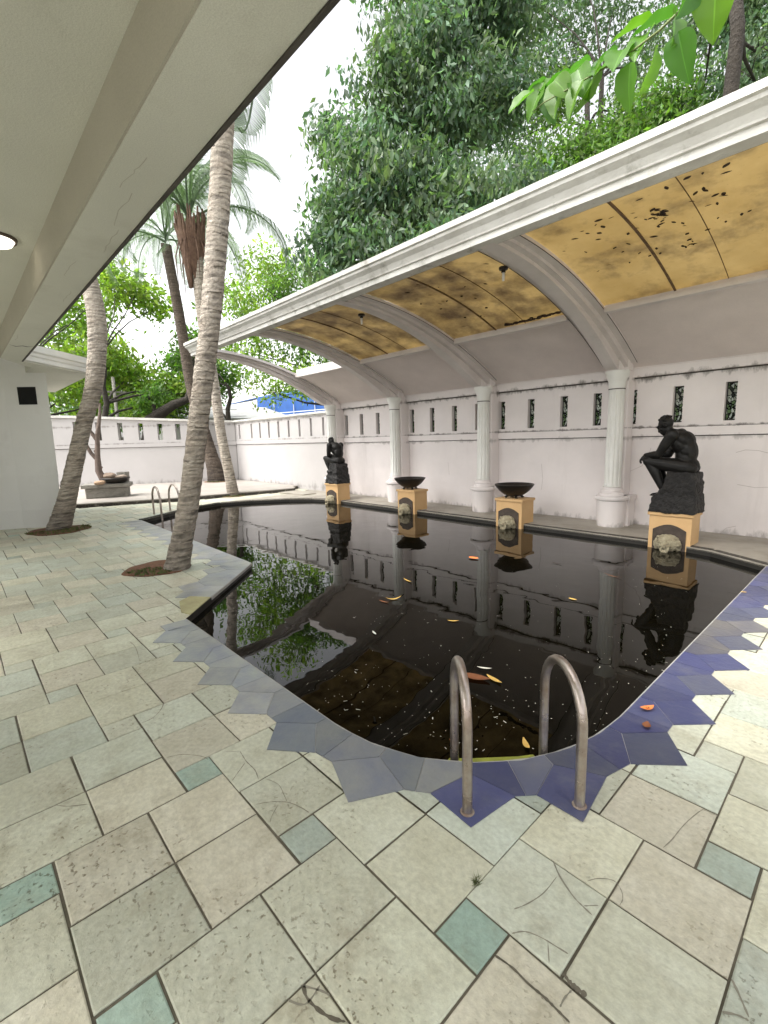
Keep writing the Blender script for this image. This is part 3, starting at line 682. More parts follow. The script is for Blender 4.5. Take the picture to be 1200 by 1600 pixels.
# columns
def flutes(a, z):
    if z < .67 or z > 2.12: return 1.0
    c_ = math.cos(a*12); return 1.0-(.15*min(1, max(0, c_+.35)*1.6)**.5 if c_ > -.35 else 0)*min(1, (z-.67)*20, (2.12-z)*20)
FL = [(.11, .64), (.128, .645), (.128, .66), (.124, .665), (.123, .70), (.118, 1.4), (.111, 2.09), (.110, 2.125), (.113, 2.13), (.113, 2.15)]
for k, x in enumerate(colX):
    c = (x, 7.72, 0)
    mb = MB(); mb.lathe(FL, c, 128, flutes); sh = rel(mb.build('column', trim_white, smooth=True, auto=35), pav)
    mb = MB()
    mb.lathe([(.20, -.02), (.205, .02), (.217, .30), (.223, .43), (.215, .435)], c, 48)
    mb.box(x-.24, x+.24, 7.78, 8.049, -.02, .43)
    mb.lathe([(.238, .4355), (.25, .45), (.252, .475), (.242, .495), (.225, .50)], c, 48); mb.box(x-.262, x+.262, 7.76, 8.048, .4355, .50)
    mb.lathe([(.178, .5005), (.183, .515), (.178, .54), (.155, .548), (.15, .57), (.157, .58), (.155, .60), (.14, .61), (.137, .638), (.12, .6385)], c, 48)
    b_ = mb.build('base', plaster, sh, smooth=True, auto=35)
    mb = MB(); mb.lathe([(.2245, .4290), (.2245, .4354)], c, 40)
    mb.build('dark_joint', grime, sh); mb = MB(); mb.lathe([(.119, 2.1505), (.122, 2.156), (.120, 2.165)], c, 40); mb.build('neck_ring', grime, sh)
    mb = MB(); mb.lathe([(.114, 2.1655), (.12, 2.20), (.122, 2.26), (.138, 2.30), (.142, 2.315), (.152, 2.33), (.163, 2.365), (.17, 2.39), (.173, 2.42), (.168, 2.43)], c, 48)
    mb.build('capital', trim_white, sh, smooth=True, auto=35)
    mb = MB(); mb.box(x-.098, x+.098, 7.53, 7.88, 2.4305, 2.60, 0); mb.box(x-.165, x+.165, 7.70, 7.89, 2.4305, 2.60); mb.build('impost', plaster, sh, bevel=.006)
    mb = MB(); mb.box(x-.145, x+.145, 7.79, 8.0495, .5005, 2.46); mb.build('pilaster', plaster, sh, bevel=.01)
# hanging bulb sockets on two ribs
for x, y in ((-3.26, 5.0), (-5.82, 5.0)):
    t = thing('pendant_bulb', 'small bulb in a dark socket on the near rib of the canopy' if x > -4 else 'small bulb in a dark socket on the canopy rib farther left', 'light bulb', (x, y, zs(y)-.03), 'bulbs hanging from the canopy')
    mb = MB(); mb.lathe([(.05, 0), (.055, -.01), (.05, -.03), (.025, -.035), (.025, -.06), (.02, -.062)][::-1], seg=16); mb.build('socket', iron, t, smooth=True, auto=40)
    mb = MB(); mb.lathe([(.001, -.155), (.014, -.15), (.016, -.10), (.015, -.0625)], seg=12); mb.build('bulb', white_pt, t, smooth=True)

# ------------------------------------------------------------------ house with porch on the left
hs = thing('house', 'white house whose deep porch ceiling fills the upper left corner', 'house', (-10.7, -2.0, 0))
so_ = MB()
ZS = 2.85
so_.prism([(3.4, 1.06), (-9.36, 1.02), (-10.48, 2.17), (-14.1, 2.11), (-14.1, 1.2), (-10.0, 1.2), (-9.2, .75), (3.4, .75)], ZS, ZS+.302)
rel(so_.build('eave_beam', soffit_m, bevel=.004), hs)
ce = MB(); ce.prism([(3.4, .749), (-9.19, .749), (-9.99, 1.2), (-11.6, 1.2), (-11.6, -2.3), (3.4, -2.3)], 3.15, 3.25); rel(ce.build('porch_ceiling', soffit_m), hs)
ri = MB(); ri.box(-9.2, 3.4, .738, .7495, ZS+.002, 3.149); rel(ri.build('inner_face', mat('beige_face', (.44, .415, .345), (.38, .355, .29), .9, .85, .03, 60, grain=(220, .3))), hs)  # thin box over the beam's inner face, darker beige than the soffit
dr = MB()   # drip edge: thin dark lip under the beam
for a, b in (((3.4, 1.075), (-9.36, 1.035)),):
    a, b = Vector(a), Vector(b); t = (b-a).normalized(); nn = Vector((t.y, -t.x)) if True else 0
    if nn.dot(Vector((0, 1))) < 0: nn = -nn
    dr.prism([tuple(a-nn*.014), tuple(b-nn*.014), tuple(b+nn*.006), tuple(a+nn*.006)], ZS-.006, ZS+.03)
rel(dr.build('drip_edge', grime), hs)
cor = MB()
def cornice(a, b, z0):
    a, b = Vector((*a, 0)), Vector((*b, 0)); t = (b-a).normalized(); nn = Vector((t.y, -t.x, 0))
    if nn.y < 0: nn = -nn
    pr = [(.005, z0+.031), (.03, z0+.031), (.03, z0+.10), (.05, z0+.115), (.055, z0+.16), (.09, z0+.18), (.095, z0+.28), (.0, z0+.285)]; n = len(pr)
    cor.add([a+nn*u+Up*z for u, z in pr]+[b+nn*u+Up*z for u, z in pr], [(i, (i+1) % n, n+(i+1) % n, n+i) for i in range(n)]+[tuple(range(n)), tuple(range(2*n-1, n-1, -1))])
cornice((-9.36, 1.02), (-10.48, 2.17), ZS); cornice((-10.48, 2.17), (-14.1, 2.11), ZS); cornice((3.4, 1.06), (-9.36, 1.02), ZS)
rel(cor.build('cornice', trim_white), hs)
rf = MB(); rf.prism([(3.4, .4), (-9.0, .4), (-9.9, 1.1), (-13.9, 1.1), (-13.9, -2.3), (3.4, -2.3)], 3.2505, 3.31); rel(rf.build('roof', pale_conc), hs)
wl = MB()
foot = [(-10.74, 1.43), (-11.12, .88), (-11.28, .53), (-11.6, -2.0), (-14.0, -2.0), (-14.0, 1.46)]; topp = [(-10.50, 1.47), (-10.92, .88), (-11.1, .53), (-11.5, -2.0), (-14.0, -2.0), (-14.0, 1.5)]
n = len(foot); lv = [(0, foot)]
prs = []
for f_, zz in ((0, 0), (.35, .35), (.7, 1.0), (1.0, 3.149)):
    prs.append([(a[0]+(b[0]-a[0])*f_, a[1]+(b[1]-a[1])*f_, zz) for a, b in zip(foot, topp)])
vs = [p for r_ in prs for p in r_]
wl.add(vs, [(j*n+i, j*n+(i+1) % n, (j+1)*n+(i+1) % n, (j+1)*n+i) for j in range(3) for i in range(n)])
wl.box(-11.6, -9.0, -2.3, -2.0, 0, 3.149)  # unseen rear stretch, ended early to let daylight in
for a_, b_ in ((-6.9, -5.4), (-4.0, -2.0), (-.5, .6)):  # unseen blocks, added with gaps that set the daylight under the porch
    mb = MB(); mb.box(a_, b_, -2.3, -2.0, 0, 3.149); rel(mb.build('rear_light_block', trim_white), hs)
rel(wl.build('wall', mat('house_plaster', (.74, .74, .73), (.69, .69, .68), 1.0, .8, .02, 40, stain=(.5, .48, .44), sscale=1.5, samt=.3)), hs)
# dark square vent in the pier, framed
def face_pt(u, z):
    f_ = .7+.3*(z-1)/1.95; a = Vector(foot[0])*(1-f_)+Vector(topp[0])*f_; b = Vector(foot[1])*(1-f_)+Vector(topp[1])*f_; p = a+(b-a)*u
    return Vector((p.x, p.y, z))
nv = Vector((.82, -.57, 0))
vt = MB(); q = [face_pt(.28, 2.29), face_pt(.70, 2.29), face_pt(.70, 2.60), face_pt(.28, 2.60)]
vt.add([p+nv*.006 for p in q]+[p-nv*.02 for p in q], [(0, 1, 2, 3), (0, 4, 5, 1), (1, 5, 6, 2), (2, 6, 7, 3), (3, 7, 4, 0)])
rel(vt.build('vent', black_m), hs)
ck = MB()   # crack across the end of the eave beam
def crack3(mb, pts, w_, z):
    vs = []
    for i, (x, y) in enumerate(pts):
        ww = w_*(1 if 0 < i < len(pts)-1 else .1); vs += [(x-ww, y, z), (x+ww, y, z)]
    mb.add(vs, [(2*i, 2*i+1, 2*i+3, 2*i+2) for i in range(len(pts)-1)])
crack3(ck, [(-7.95, .76), (-8.05, .84), (-7.96, .90), (-8.0, .96), (-7.93, 1.02)], .018, ZS-.0015)
rel(ck.build('crack', black_m), hs)
rv = random.Random(15); cs_ = mat('crack_stain', (.47, .45, .38), (.40, .38, .32), 8, .9)
for x_, y_ in ((-3.4, .93), (-2.9, .84), (-3.9, .98), (-4.6, .86), (-7.6, .80), (-5.4, .97)):
    pts = [(x_, y_)]
    for _ in range(7): pts.append((pts[-1][0]+rv.uniform(.03, .08), pts[-1][1]+rv.uniform(-.012, .012)))
    pts = [(a, min(b, 1.03)) for a, b in pts]
    vn = MB(); vn.add([(a, b+rv.uniform(.001, .003), ZS-.0012) for a, b in pts]+[(a, b-rv.uniform(.001, .003), ZS-.0012) for a, b in pts], [(k, k+1, len(pts)+k+1, len(pts)+k) for k in range(len(pts)-1)])
    rel(vn.build('hairline_crack', cs_), hs)
cl = thing('ceiling_light', 'round lit lamp with a brown rim on the porch ceiling', 'ceiling light', (-4.95, .47, 3.15))
mb = MB(); mb.lathe([(.135, -.02), (.15, -.022), (.155, -.001)], seg=32); mb.build('rim', wood_dead, cl, smooth=True)
mb = MB(); mb.lathe([(.001, -.075), (.07, -.068), (.115, -.05), (.135, -.021)], seg=32); mb.build('diffuser', lamp_m, cl, smooth=True)

# ------------------------------------------------------------------ pedestals, bowls, statues
def remesh_obj(mb, name, mtl, parent, vox, sm=4, disp=None):
    o = mb.build(name, mtl, parent, smooth=True)
    r_ = o.modifiers.new('remesh', 'REMESH'); r_.mode = 'VOXEL'; r_.voxel_size = vox; r_.use_smooth_shade = True
    s_ = o.modifiers.new('smooth', 'SMOOTH'); s_.iterations = sm; s_.factor = .5
    if disp:
        tx = bpy.data.textures.new(name+'_relief', 'CLOUDS'); tx.noise_scale = disp[0]; tx.noise_depth = 3
        d_ = o.modifiers.new('relief', 'DISPLACE'); d_.texture = tx; d_.strength = disp[1]; d_.mid_level = .5
    return o
def make_pedestal(label):
    t = thing('pedestal', label, 'pedestal', (0, 0, 0), 'ochre stone pedestals along the pool edge')
    W, Dp, Hh = .25, .38, .385
    mb = MB(); mb.box(-W, W, 0, Dp, -.25, Hh); mb.build('body', ochre, t, bevel=.006)
    mb = MB(); mb.box(-W-.02, W+.02, -.02, Dp+.02, Hh+.0005, Hh+.045); mb.build('cap', ochre, t, bevel=.006)
    mb = MB(); pts = [(-.195, -.12), (.195, -.12), (.195, .20)]+[(.195-.39*k/10, .20+.075*math.sin(math.pi*k/10)) for k in range(1, 10)]+[(-.195, .20)]
    n = len(pts); mb.add([(x, -.014, z) for x, z in pts]+[(x, -.0005, z) for x, z in pts], [tuple(range(n)), *[(i, (i+1) % n, n+(i+1) % n, n+i) for i in range(n)]])
    ni = mb.build('niche', niche_m, t)
    mb = MB(); rr = random.Random(2)
    mb.ell((0, -.08, .045), (.165, .11, .14)); mb.ell((0, -.155, .0), (.085, .085, .065)); mb.ell((-.05, -.19, .035), (.04, .04, .03)); mb.ell((.05, -.19, .035), (.04, .04, .03))
    mb.ell((-.06, -.16, .09), (.045, .035, .028)); mb.ell((.06, -.16, .09), (.045, .035, .028)); mb.ell((0, -.235, .02), (.032, .03, .026)); mb.ell((0, -.20, -.07), (.055, .06, .03))
    for k in range(14):
        a = math.pi*(k/13*1.3-.15); mb.ell((.16*math.cos(a), -.06+rr.uniform(-.02, .02), .03+.125*math.sin(a)), (.045, .05, .045))
    mb.ell((-.13, -.10, .14), (.03, .02, .035)); mb.ell((.13, -.10, .14), (.03, .02, .035)); mb.cap((-.05, -.21, -.03), (-.05, -.22, -.05), .02, .012); mb.cap((.05, -.21, -.03), (.05, -.22, -.05), .02, .012)
    fh_ = remesh_obj(mb, 'fountain_head', cream_st, t, .009, 2, (.035, .014)); fh_.scale = (.82, .82, .82); fh_.location = (.0, .005, -.01)
    return t
ped = make_pedestal('ochre pedestal with a stone lion mask under the larger seated statue at right')
ped.location = (-1.885, 6.86, 0)
dup(ped, (-4.33, 6.88, 0), label='ochre pedestal carrying the dark bowl between the second and third columns from right')
dup(ped, (-6.80, 6.90, 0), label='ochre pedestal carrying the dark bowl nearest the middle of the colonnade')
dup(ped, (-9.40, 6.90, 0), label='ochre pedestal under the small far statue by the last column')
def make_bowl(label):
    t = thing('stone_bowl', label, 'bowl', (0, 0, 0), 'dark bowls on pedestals')
    mb = MB(); mb.lathe([(.001, .028), (.09, .032), (.17, .06), (.25, .12), (.305, .185), (.328, .22), (.333, .235), (.318, .238), (.295, .215), (.22, .14), (.12, .075), (.001, .06)], seg=48); mb.build('bowl', iron, t, smooth=True, auto=50)
    for k in range(4):
        a = math.pi/4+k*math.pi/2; mb = MB(); c_, s_ = math.cos(a), math.sin(a)
        mb.tube([(.10*c_, .10*s_, .045), (.13*c_, .13*s_, .032), (.14*c_, .14*s_, .012), (.15*c_, .15*s_, .0)], [.022, .02, .022, .03], 10); mb.build('foot', iron, t, smooth=True, auto=50)
    return t
b1 = make_bowl('dark footed bowl on the pedestal nearer the big statue'); b1.location = (-4.35, 7.08, .431)
dup(b1, (-6.86, 7.09, .431), R(20), label='dark footed bowl on the pedestal farther from the camera')

def figure(mb, pose):
    """seated bronze figure facing -x, about three quarters life size; seat at the origin height z=.50"""
    s = mb
    def ry(a): return Matrix.Rotation(R(a), 3, 'Y')
    hip = Vector((.10, 0, .60))
    if pose == 0:
        chest = Vector((-.02, 0, .88)); neck = Vector((-.13, 0, 1.02)); head = Vector((-.185, 0, 1.115)); tilt = 34
    else:
        chest = Vector((.0, 0, .87)); neck = Vector((-.11, 0, 1.00)); head = Vector((-.19, 0, 1.07)); tilt = 48
    # trunk
    s.ell(hip+Vector((0, 0, 0)), (.125, .155, .11)); s.ell(hip+Vector((.035, -.07, -.03)), (.085, .085, .08)); s.ell(hip+Vector((.035, .07, -.03)), (.085, .085, .08))
    mid = (hip+chest)/2
    s.ell(mid+Vector((.015, 0, -.02)), (.105, .13, .14), ry(-18)); s.ell(chest+Vector((.01, 0, 0)), (.115, .165, .15), ry(-30))
    s.ell(chest+Vector((.035, -.075, .07)), (.075, .09, .10), ry(-35)); s.ell(chest+Vector((.035, .075, .07)), (.075, .09, .10), ry(-35))
    s.ell(chest+Vector((-.08, -.06, .02)), (.05, .075, .06), ry(-30)); s.ell(chest+Vector((-.08, .06, .02)), (.05, .075, .06), ry(-30))
    s.cap(chest+Vector((-.02, 0, .10)), neck+Vector((0, 0, .01)), .085, .056); s.cap(neck, head+Vector((.02, 0, -.02)), .056, .052)
    for z_, x_, r_ in ((.70, .085, .10), (.78, .075, .105), (.86, .055, .105), (.93, .02, .095)): s.ell((x_, 0, z_), (r_*.8, .14, .09), ry(-20))
    # head
    hm = ry(-tilt)
    def H(x, y, z): return head+hm @ Vector((x*1.1, y*1.1, z*1.1))
    s.ell(H(.012, 0, .022), (.092, .072, .085), hm); s.ell(H(-.03, 0, -.035), (.058, .052, .07), hm); s.ell(H(-.066, 0, -.075), (.026, .03, .024), hm)
    s.cap(H(-.082, 0, .02), H(-.098, 0, -.022), .011, .014); s.ell(H(-.08, 0, .035), (.02, .05, .014), hm); s.ell(H(-.086, 0, -.048), (.014, .024, .008), hm); s.ell(H(-.084, 0, -.06), (.014, .02, .008), hm)
    for q in (-1, 1):
        s.ell(H(.01, q*.074, -.005), (.018, .012, .028), hm); s.ell(H(-.055, q*.035, -.015), (.022, .02, .022), hm)
    rr = random.Random(4)
    for k in range(34):   # short locks of hair
        a = rr.uniform(0, 2*math.pi); e = rr.uniform(.15, 1.45); d = Vector((math.cos(a)*math.cos(e), math.sin(a)*math.cos(e), math.sin(e)))
        if d.x < -.55 and d.z < .75: continue
        s.ell(H(.018+d.x*.088, d.y*.070, .026+d.z*.083), (.02, .02, .014), hm, 8, 5)
    s.ell((.10, 0, .80), (.095, .14, .17), ry(-12)); s.ell((.055, 0, .93), (.10, .155, .12), ry(-35)); s.ell((-.02, 0, .99), (.08, .12, .08), ry(-35))
    sh = {q: chest+Vector((-.035, q*.19, .115)) for q in (-1, 1)}
    knee = {-1: Vector((-.335, -.115, .655)), 1: Vector((-.325, .11, .625))}
    ank = {-1: Vector((-.135, -.105, .27)), 1: Vector((-.16, .115, .24))}
    for q in (-1, 1):
        s.ell(sh[q], (.075, .07, .08)); hj = hip+Vector((-.01, q*.085, -.02)); k_ = knee[q]; a_ = ank[q]
        s.cap(hj, hj.lerp(k_, .5), .102, .092); s.cap(hj.lerp(k_, .5), k_, .092, .064); s.ell(k_+Vector((-.008, 0, .005)), (.055, .052, .055))
        c_ = k_.lerp(a_, .35)+Vector((.018, 0, 0)); s.cap(k_, c_, .058, .066); s.cap(c_, a_, .066, .036)
        s.ell(a_+Vector((.012, 0, -.02)), (.035, .03, .035)); toe = a_+Vector((-.125, 0, -.055)); s.cap(a_+Vector((0, 0, -.035)), toe, .032, .022)
        for f_ in range(5): s.cap(toe+Vector((.005, (f_-2)*.012, -.002)), toe+Vector((-.028+.004*abs(f_-1), (f_-2)*.014, -.008)), .010, .008, 8)
    def hand(wr, dirv, down, q, curl):
        d = dirv.normalized(); u = down.normalized(); l = d.cross(u).normalized()
        pc = wr+d*.045; s.ell(pc, (.038, .030, .020), Matrix((d, l, u)).transposed(), 10, 7)
        for f_ in range(4):
            b = pc+d*.028+l*((f_-1.5)*.0165); ln = (.036, .042, .040, .031)[f_]
            p1 = b+d*ln*.55+u*ln*.25*curl; p2 = p1+d*ln*.30+u*ln*.6*curl; p3 = p2-d*ln*.05+u*ln*.55*curl
            s.cap(b, p1, .0092, .0086, 8); s.cap(p1, p2, .0086, .008, 8); s.cap(p2, p3, .008, .0066, 8)
        tb = wr+d*.02-l*q*.028; tm = tb+d*.03-l*q*.014+u*.012; s.cap(tb, tm, .012, .010, 8); s.cap(tm, tm+d*.026+u*.014, .010, .008, 8)
    if pose == 0:   # forearms resting on the knees, hands hanging forward
        for q, el, wr in ((-1, Vector((-.20, -.175, .745)), Vector((-.375, -.10, .735))), (1, Vector((-.18, .17, .735)), Vector((-.36, .085, .70)))):
            s.cap(sh[q], sh[q].lerp(el, .5), .068, .064); s.cap(sh[q].lerp(el, .5), el, .064, .046); s.cap(el, el.lerp(wr, .35), .050, .050); s.cap(el.lerp(wr, .35), wr, .050, .028)
            hand(wr, Vector((-.7, 0, -.7)), Vector((.5, 0, -.8)), q, .8)
    else:           # arms folded low across the lap
        for q, el, wr in ((-1, Vector((-.07, -.205, .735)), Vector((-.215, -.01, .745))), (1, Vector((-.08, .20, .72)), Vector((-.19, .03, .705)))):
            s.cap(sh[q], sh[q].lerp(el, .5), .068, .064); s.cap(sh[q].lerp(el, .5), el, .064, .046); s.cap(el, el.lerp(wr, .35), .050, .050); s.cap(el.lerp(wr, .35), wr, .050, .028)
            hand(wr, Vector((-.35, -q*.9, -.1)), Vector((-.3, 0, -.9)), q, .6)
def rock(mb, seed):
    rr = random.Random(seed)
    # seat block, a broader mass under it and a low apron where the feet rest
    mb.add([(-.17, -.20, .20), (.265, -.22, .28), (.27, .22, .28), (-.16, .20, .20), (-.09, -.18, .53), (.235, -.19, .52), (.24, .19, .52), (-.08, .18, .53)], [(3, 2, 1, 0), (4, 5, 6, 7), (0, 1, 5, 4), (1, 2, 6, 5), (2, 3, 7, 6), (3, 0, 4, 7)])
    mb.add([(-.20, -.22, .0), (.285, -.235, .0), (.29, .235, .0), (-.18, .22, .0), (-.08, -.20, .33), (.25, -.21, .31), (.255, .21, .31), (-.07, .20, .33)], [(3, 2, 1, 0), (4, 5, 6, 7), (0, 1, 5, 4), (1, 2, 6, 5), (2, 3, 7, 6), (3, 0, 4, 7)])
    mb.add([(-.29, -.22, .0), (-.05, -.235, .0), (-.05, .235, .0), (-.29, .22, .0), (-.265, -.19, .19), (-.05, -.20, .40), (-.05, .20, .40), (-.255, .19, .17)], [(3, 2, 1, 0), (4, 5, 6, 7), (0, 1, 5, 4), (1, 2, 6, 5), (2, 3, 7, 6), (3, 0, 4, 7)])
    for _ in range(16): mb.ell((rr.uniform(-.24, .22), rr.choice((-1, 1))*rr.uniform(.12, .19), rr.uniform(.03, .38)), (rr.uniform(.05, .10), rr.uniform(.04, .06), rr.uniform(.03, .08)), None, 8, 6)
    for _ in range(7): mb.ell((rr.uniform(-.29, -.10), rr.uniform(-.16, .16), rr.uniform(.02, .10)), (rr.uniform(.04, .08), rr.uniform(.05, .08), rr.uniform(.03, .06)), None, 8, 6)
def make_statue(pose, label, loc, sc):
    t = thing('statue', label, 'statue', loc, 'seated bronze statues'); t.scale = (sc, sc, sc)
    mb = MB(); figure(mb, pose); remesh_obj(mb, 'seated_figure', bronze, t, .0085, 3)
    mb = MB(); rock(mb, 3+pose); rk = remesh_obj(mb, 'rock', rock_b, t, .012, 2, (.09, .05)); rk.scale = (.94, .95, 1)
    return t
make_statue(0, 'black seated figure leaning forward with forearms on knees, on the largest rock at right', (-1.87, 7.04, .431), 1.02)
make_statue(1, 'smaller looking black seated figure with folded arms by the farthest column', (-9.38, 7.08, .431), .95)

rust_m = mat('rust_ring', (.20, .13, .09), (.34, .30, .27), 30, .8, .1, 60)
# ------------------------------------------------------------------ pool ladders
def make_ladder(label, pairs, tops):
    t = thing('pool_ladder', label, 'pool ladder', (*pairs[0][0], 0), 'steel pool ladders')
    for (o_, i_), zt in zip(pairs, tops):
        o3 = Vector((*o_, 0)); i3 = Vector((*i_, 0)); d = i3-o3; r = d.length/2; c = (o3+i3)/2; u = d.normalized(); zc = zt-r*1.05
        pts = [o3+Up*(-.02), o3+Up*zc*.5, o3+Up*(zc*.9)]
        for k in range(0, 15):
            a = math.pi*(1-k/14); pts.append(c+u*r*math.cos(a)+Up*(zc+r*1.05*math.sin(a)))
        pts += [i3+Up*zc*.8, i3+Up*(-.1), i3+Up*(-.6)]
        mb = MB(); mb.tube(pts, .0205, 16); rr_ = rel(mb.build('rail', steel, smooth=True, auto=60), t)
        mb = MB(); mb.lathe([(.021, .004), (.028, .0055), (.029, .007), (.027, .009), (.02, .010)], o3, 24); f_ = mb.build('flange', rust_m, rr_, smooth=True, auto=40)
    return t
make_ladder('brown stained steel pool ladder with two hoops at the near corner', [((-1.02, 1.35), (-1.285, 1.60)), ((-.722, 1.70), (-1.005, 1.93))], [.545, .53])
make_ladder('grey steel pool ladder at the far left end beyond the palm', [((-10.85, 3.14), (-10.28, 3.12)), ((-11.15, 3.58), (-10.55, 3.60))], [.62, .62])

# ------------------------------------------------------------------ plinth with bowl, dead branch and stones
pl = thing('plinth', 'low grey concrete plinth with an overhanging slab on the terrace', 'plinth', (-14.6, 3.08, .1), rz=R(70))
mb = MB(); mb.box(-.52, .52, -.02, .50, 0, .28); mb.build('block', pale_conc, pl, bevel=.03)
mb = MB(); mb.box(-.60, .60, -.08, .56, .281, .38); mb.build('slab', pale_conc, pl, bevel=.01)
bz = .48
bp = thing('planter_bowl', 'shallow black planter bowl on the grey plinth', 'bowl', (-14.72, 3.35, bz))
mb = MB(); mb.lathe([(.001, .0), (.20, .0), (.30, .05), (.37, .14), (.36, .155), (.33, .14), (.001, .10)], seg=28); mb.build('bowl', iron, bp, smooth=True, auto=40)
db = MB()
b0 = Vector((-14.85, 3.02, bz))
def DB(dx, dz, dy=0): return b0+Vector((.30*dx+dy*.9, .95*dx, dz))
db.tube([DB(.22, .03), DB(.05, .12), DB(-.03, .35), DB(-.02, .75), DB(.02, 1.1), DB(.03, 1.35)], [.11, .10, .09, .075, .065, .06], 10)
db.tube([DB(.03, 1.28), DB(.10, 1.6), DB(.17, 1.95), DB(.19, 2.2)], [.06, .05, .04, .025], 8)
db.tube([DB(.02, 1.2), DB(-.12, 1.45), DB(-.18, 1.65)], [.06, .045, .04], 8)
db.tube([DB(-.02, .65), DB(-.16, .85), DB(-.24, 1.05)], [.06, .05, .05], 8)
for k in range(6): db.ell(DB(.0+random.uniform(-.04, .04), .3+.15*k), (.06, .06, .05), None, 8, 5)
o = db.build('dead_branch', wood_dead, smooth=True, auto=60); tag(o, 'forked dead branch standing on the plinth against the end wall', 'branch')
for nm, lab, loc, sz, mm in (('stone', 'large brown stone lying in the planter bowl', (-14.75, 3.22, bz+.20), (.20, .16, .10), mat('brown_stone', (.32, .24, .18), (.22, .16, .12), 6, .8, .2, 20)),
                              ('stone', 'long pale stone lying over the planter bowl rim', (-14.68, 3.45, bz+.16), (.13, .20, .06), mat('pale_stone', (.36, .29, .23), (.24, .19, .15), 6, .8, .2, 20)),
                              ('stone', 'small orange stone beside the planter bowl at the foot of the branch', (-14.55, 2.92, bz+.05), (.12, .14, .06), mat('tan_stone', (.42, .29, .19), (.3, .2, .13), 6, .8, .2, 20))):
    mb = MB(); mb.ell((0, 0, 0), sz, None, 18, 12); o = mb.build(nm, mm, smooth=True); o.location = loc
    tx = bpy.data.textures.new('stone_relief', 'CLOUDS'); tx.noise_scale = .12; d_ = o.modifiers.new('relief', 'DISPLACE'); d_.texture = tx; d_.strength = .06
    tag(o, lab, 'stone', 'stones round the planter bowl')
mb = MB(); mb.lathe([(.15, 0), (.17, .28), (.155, .285), (.14, .05), (.001, .05)], seg=4); o = mb.build('flower_pot', pale_conc); o.location = (-15.0, 3.62, bz); tag(o, 'square grey pot standing behind the planter bowl', 'pot')

# ------------------------------------------------------------------ palms
def soil_disc(x, y, r, name='soil_bed'):
    mb = MB(); prof = [(r, .002), (r*.97, .012), (r*.7, .02), (.001, .03)]; mb.lathe(prof, (x, y, 0), 40, lambda a, z: 1+.05*math.sin(3*a+x)+.03*math.sin(7*a))
    o = mb.build(name, soil_m, smooth=True); tag(o, kind='structure')
    mb = MB(); rr = random.Random(int(abs(x)*10))
    for _ in range(420):
        a = rr.uniform(-1.6, 1.9); q = r*rr.uniform(.25, 1.0); px, py = x+q*math.cos(a), y+q*math.sin(a); h = rr.uniform(.01, .045); w_ = rr.uniform(.006, .02); b = rr.uniform(0, 6.3)
        mb.add([(px-w_*math.cos(b), py-w_*math.sin(b), .015), (px+w_*math.cos(b), py+w_*math.sin(b), .015), (px+rr.uniform(-.03, .03), py+rr.uniform(-.03, .03), .015+h)], [(0, 1, 2)])
    tag(mb.build('moss', moss_m), kind='stuff')
soil_disc(-6.0, 1.72, .38); soil_disc(-10.25, 1.32, .50); soil_disc(-12.66, 5.81, .34); soil_disc(-16.87, 7.23, .5)
bpy.data.objects['soil_bed.003'].location.z = .1; bpy.data.objects['moss.003'].location.z = .1

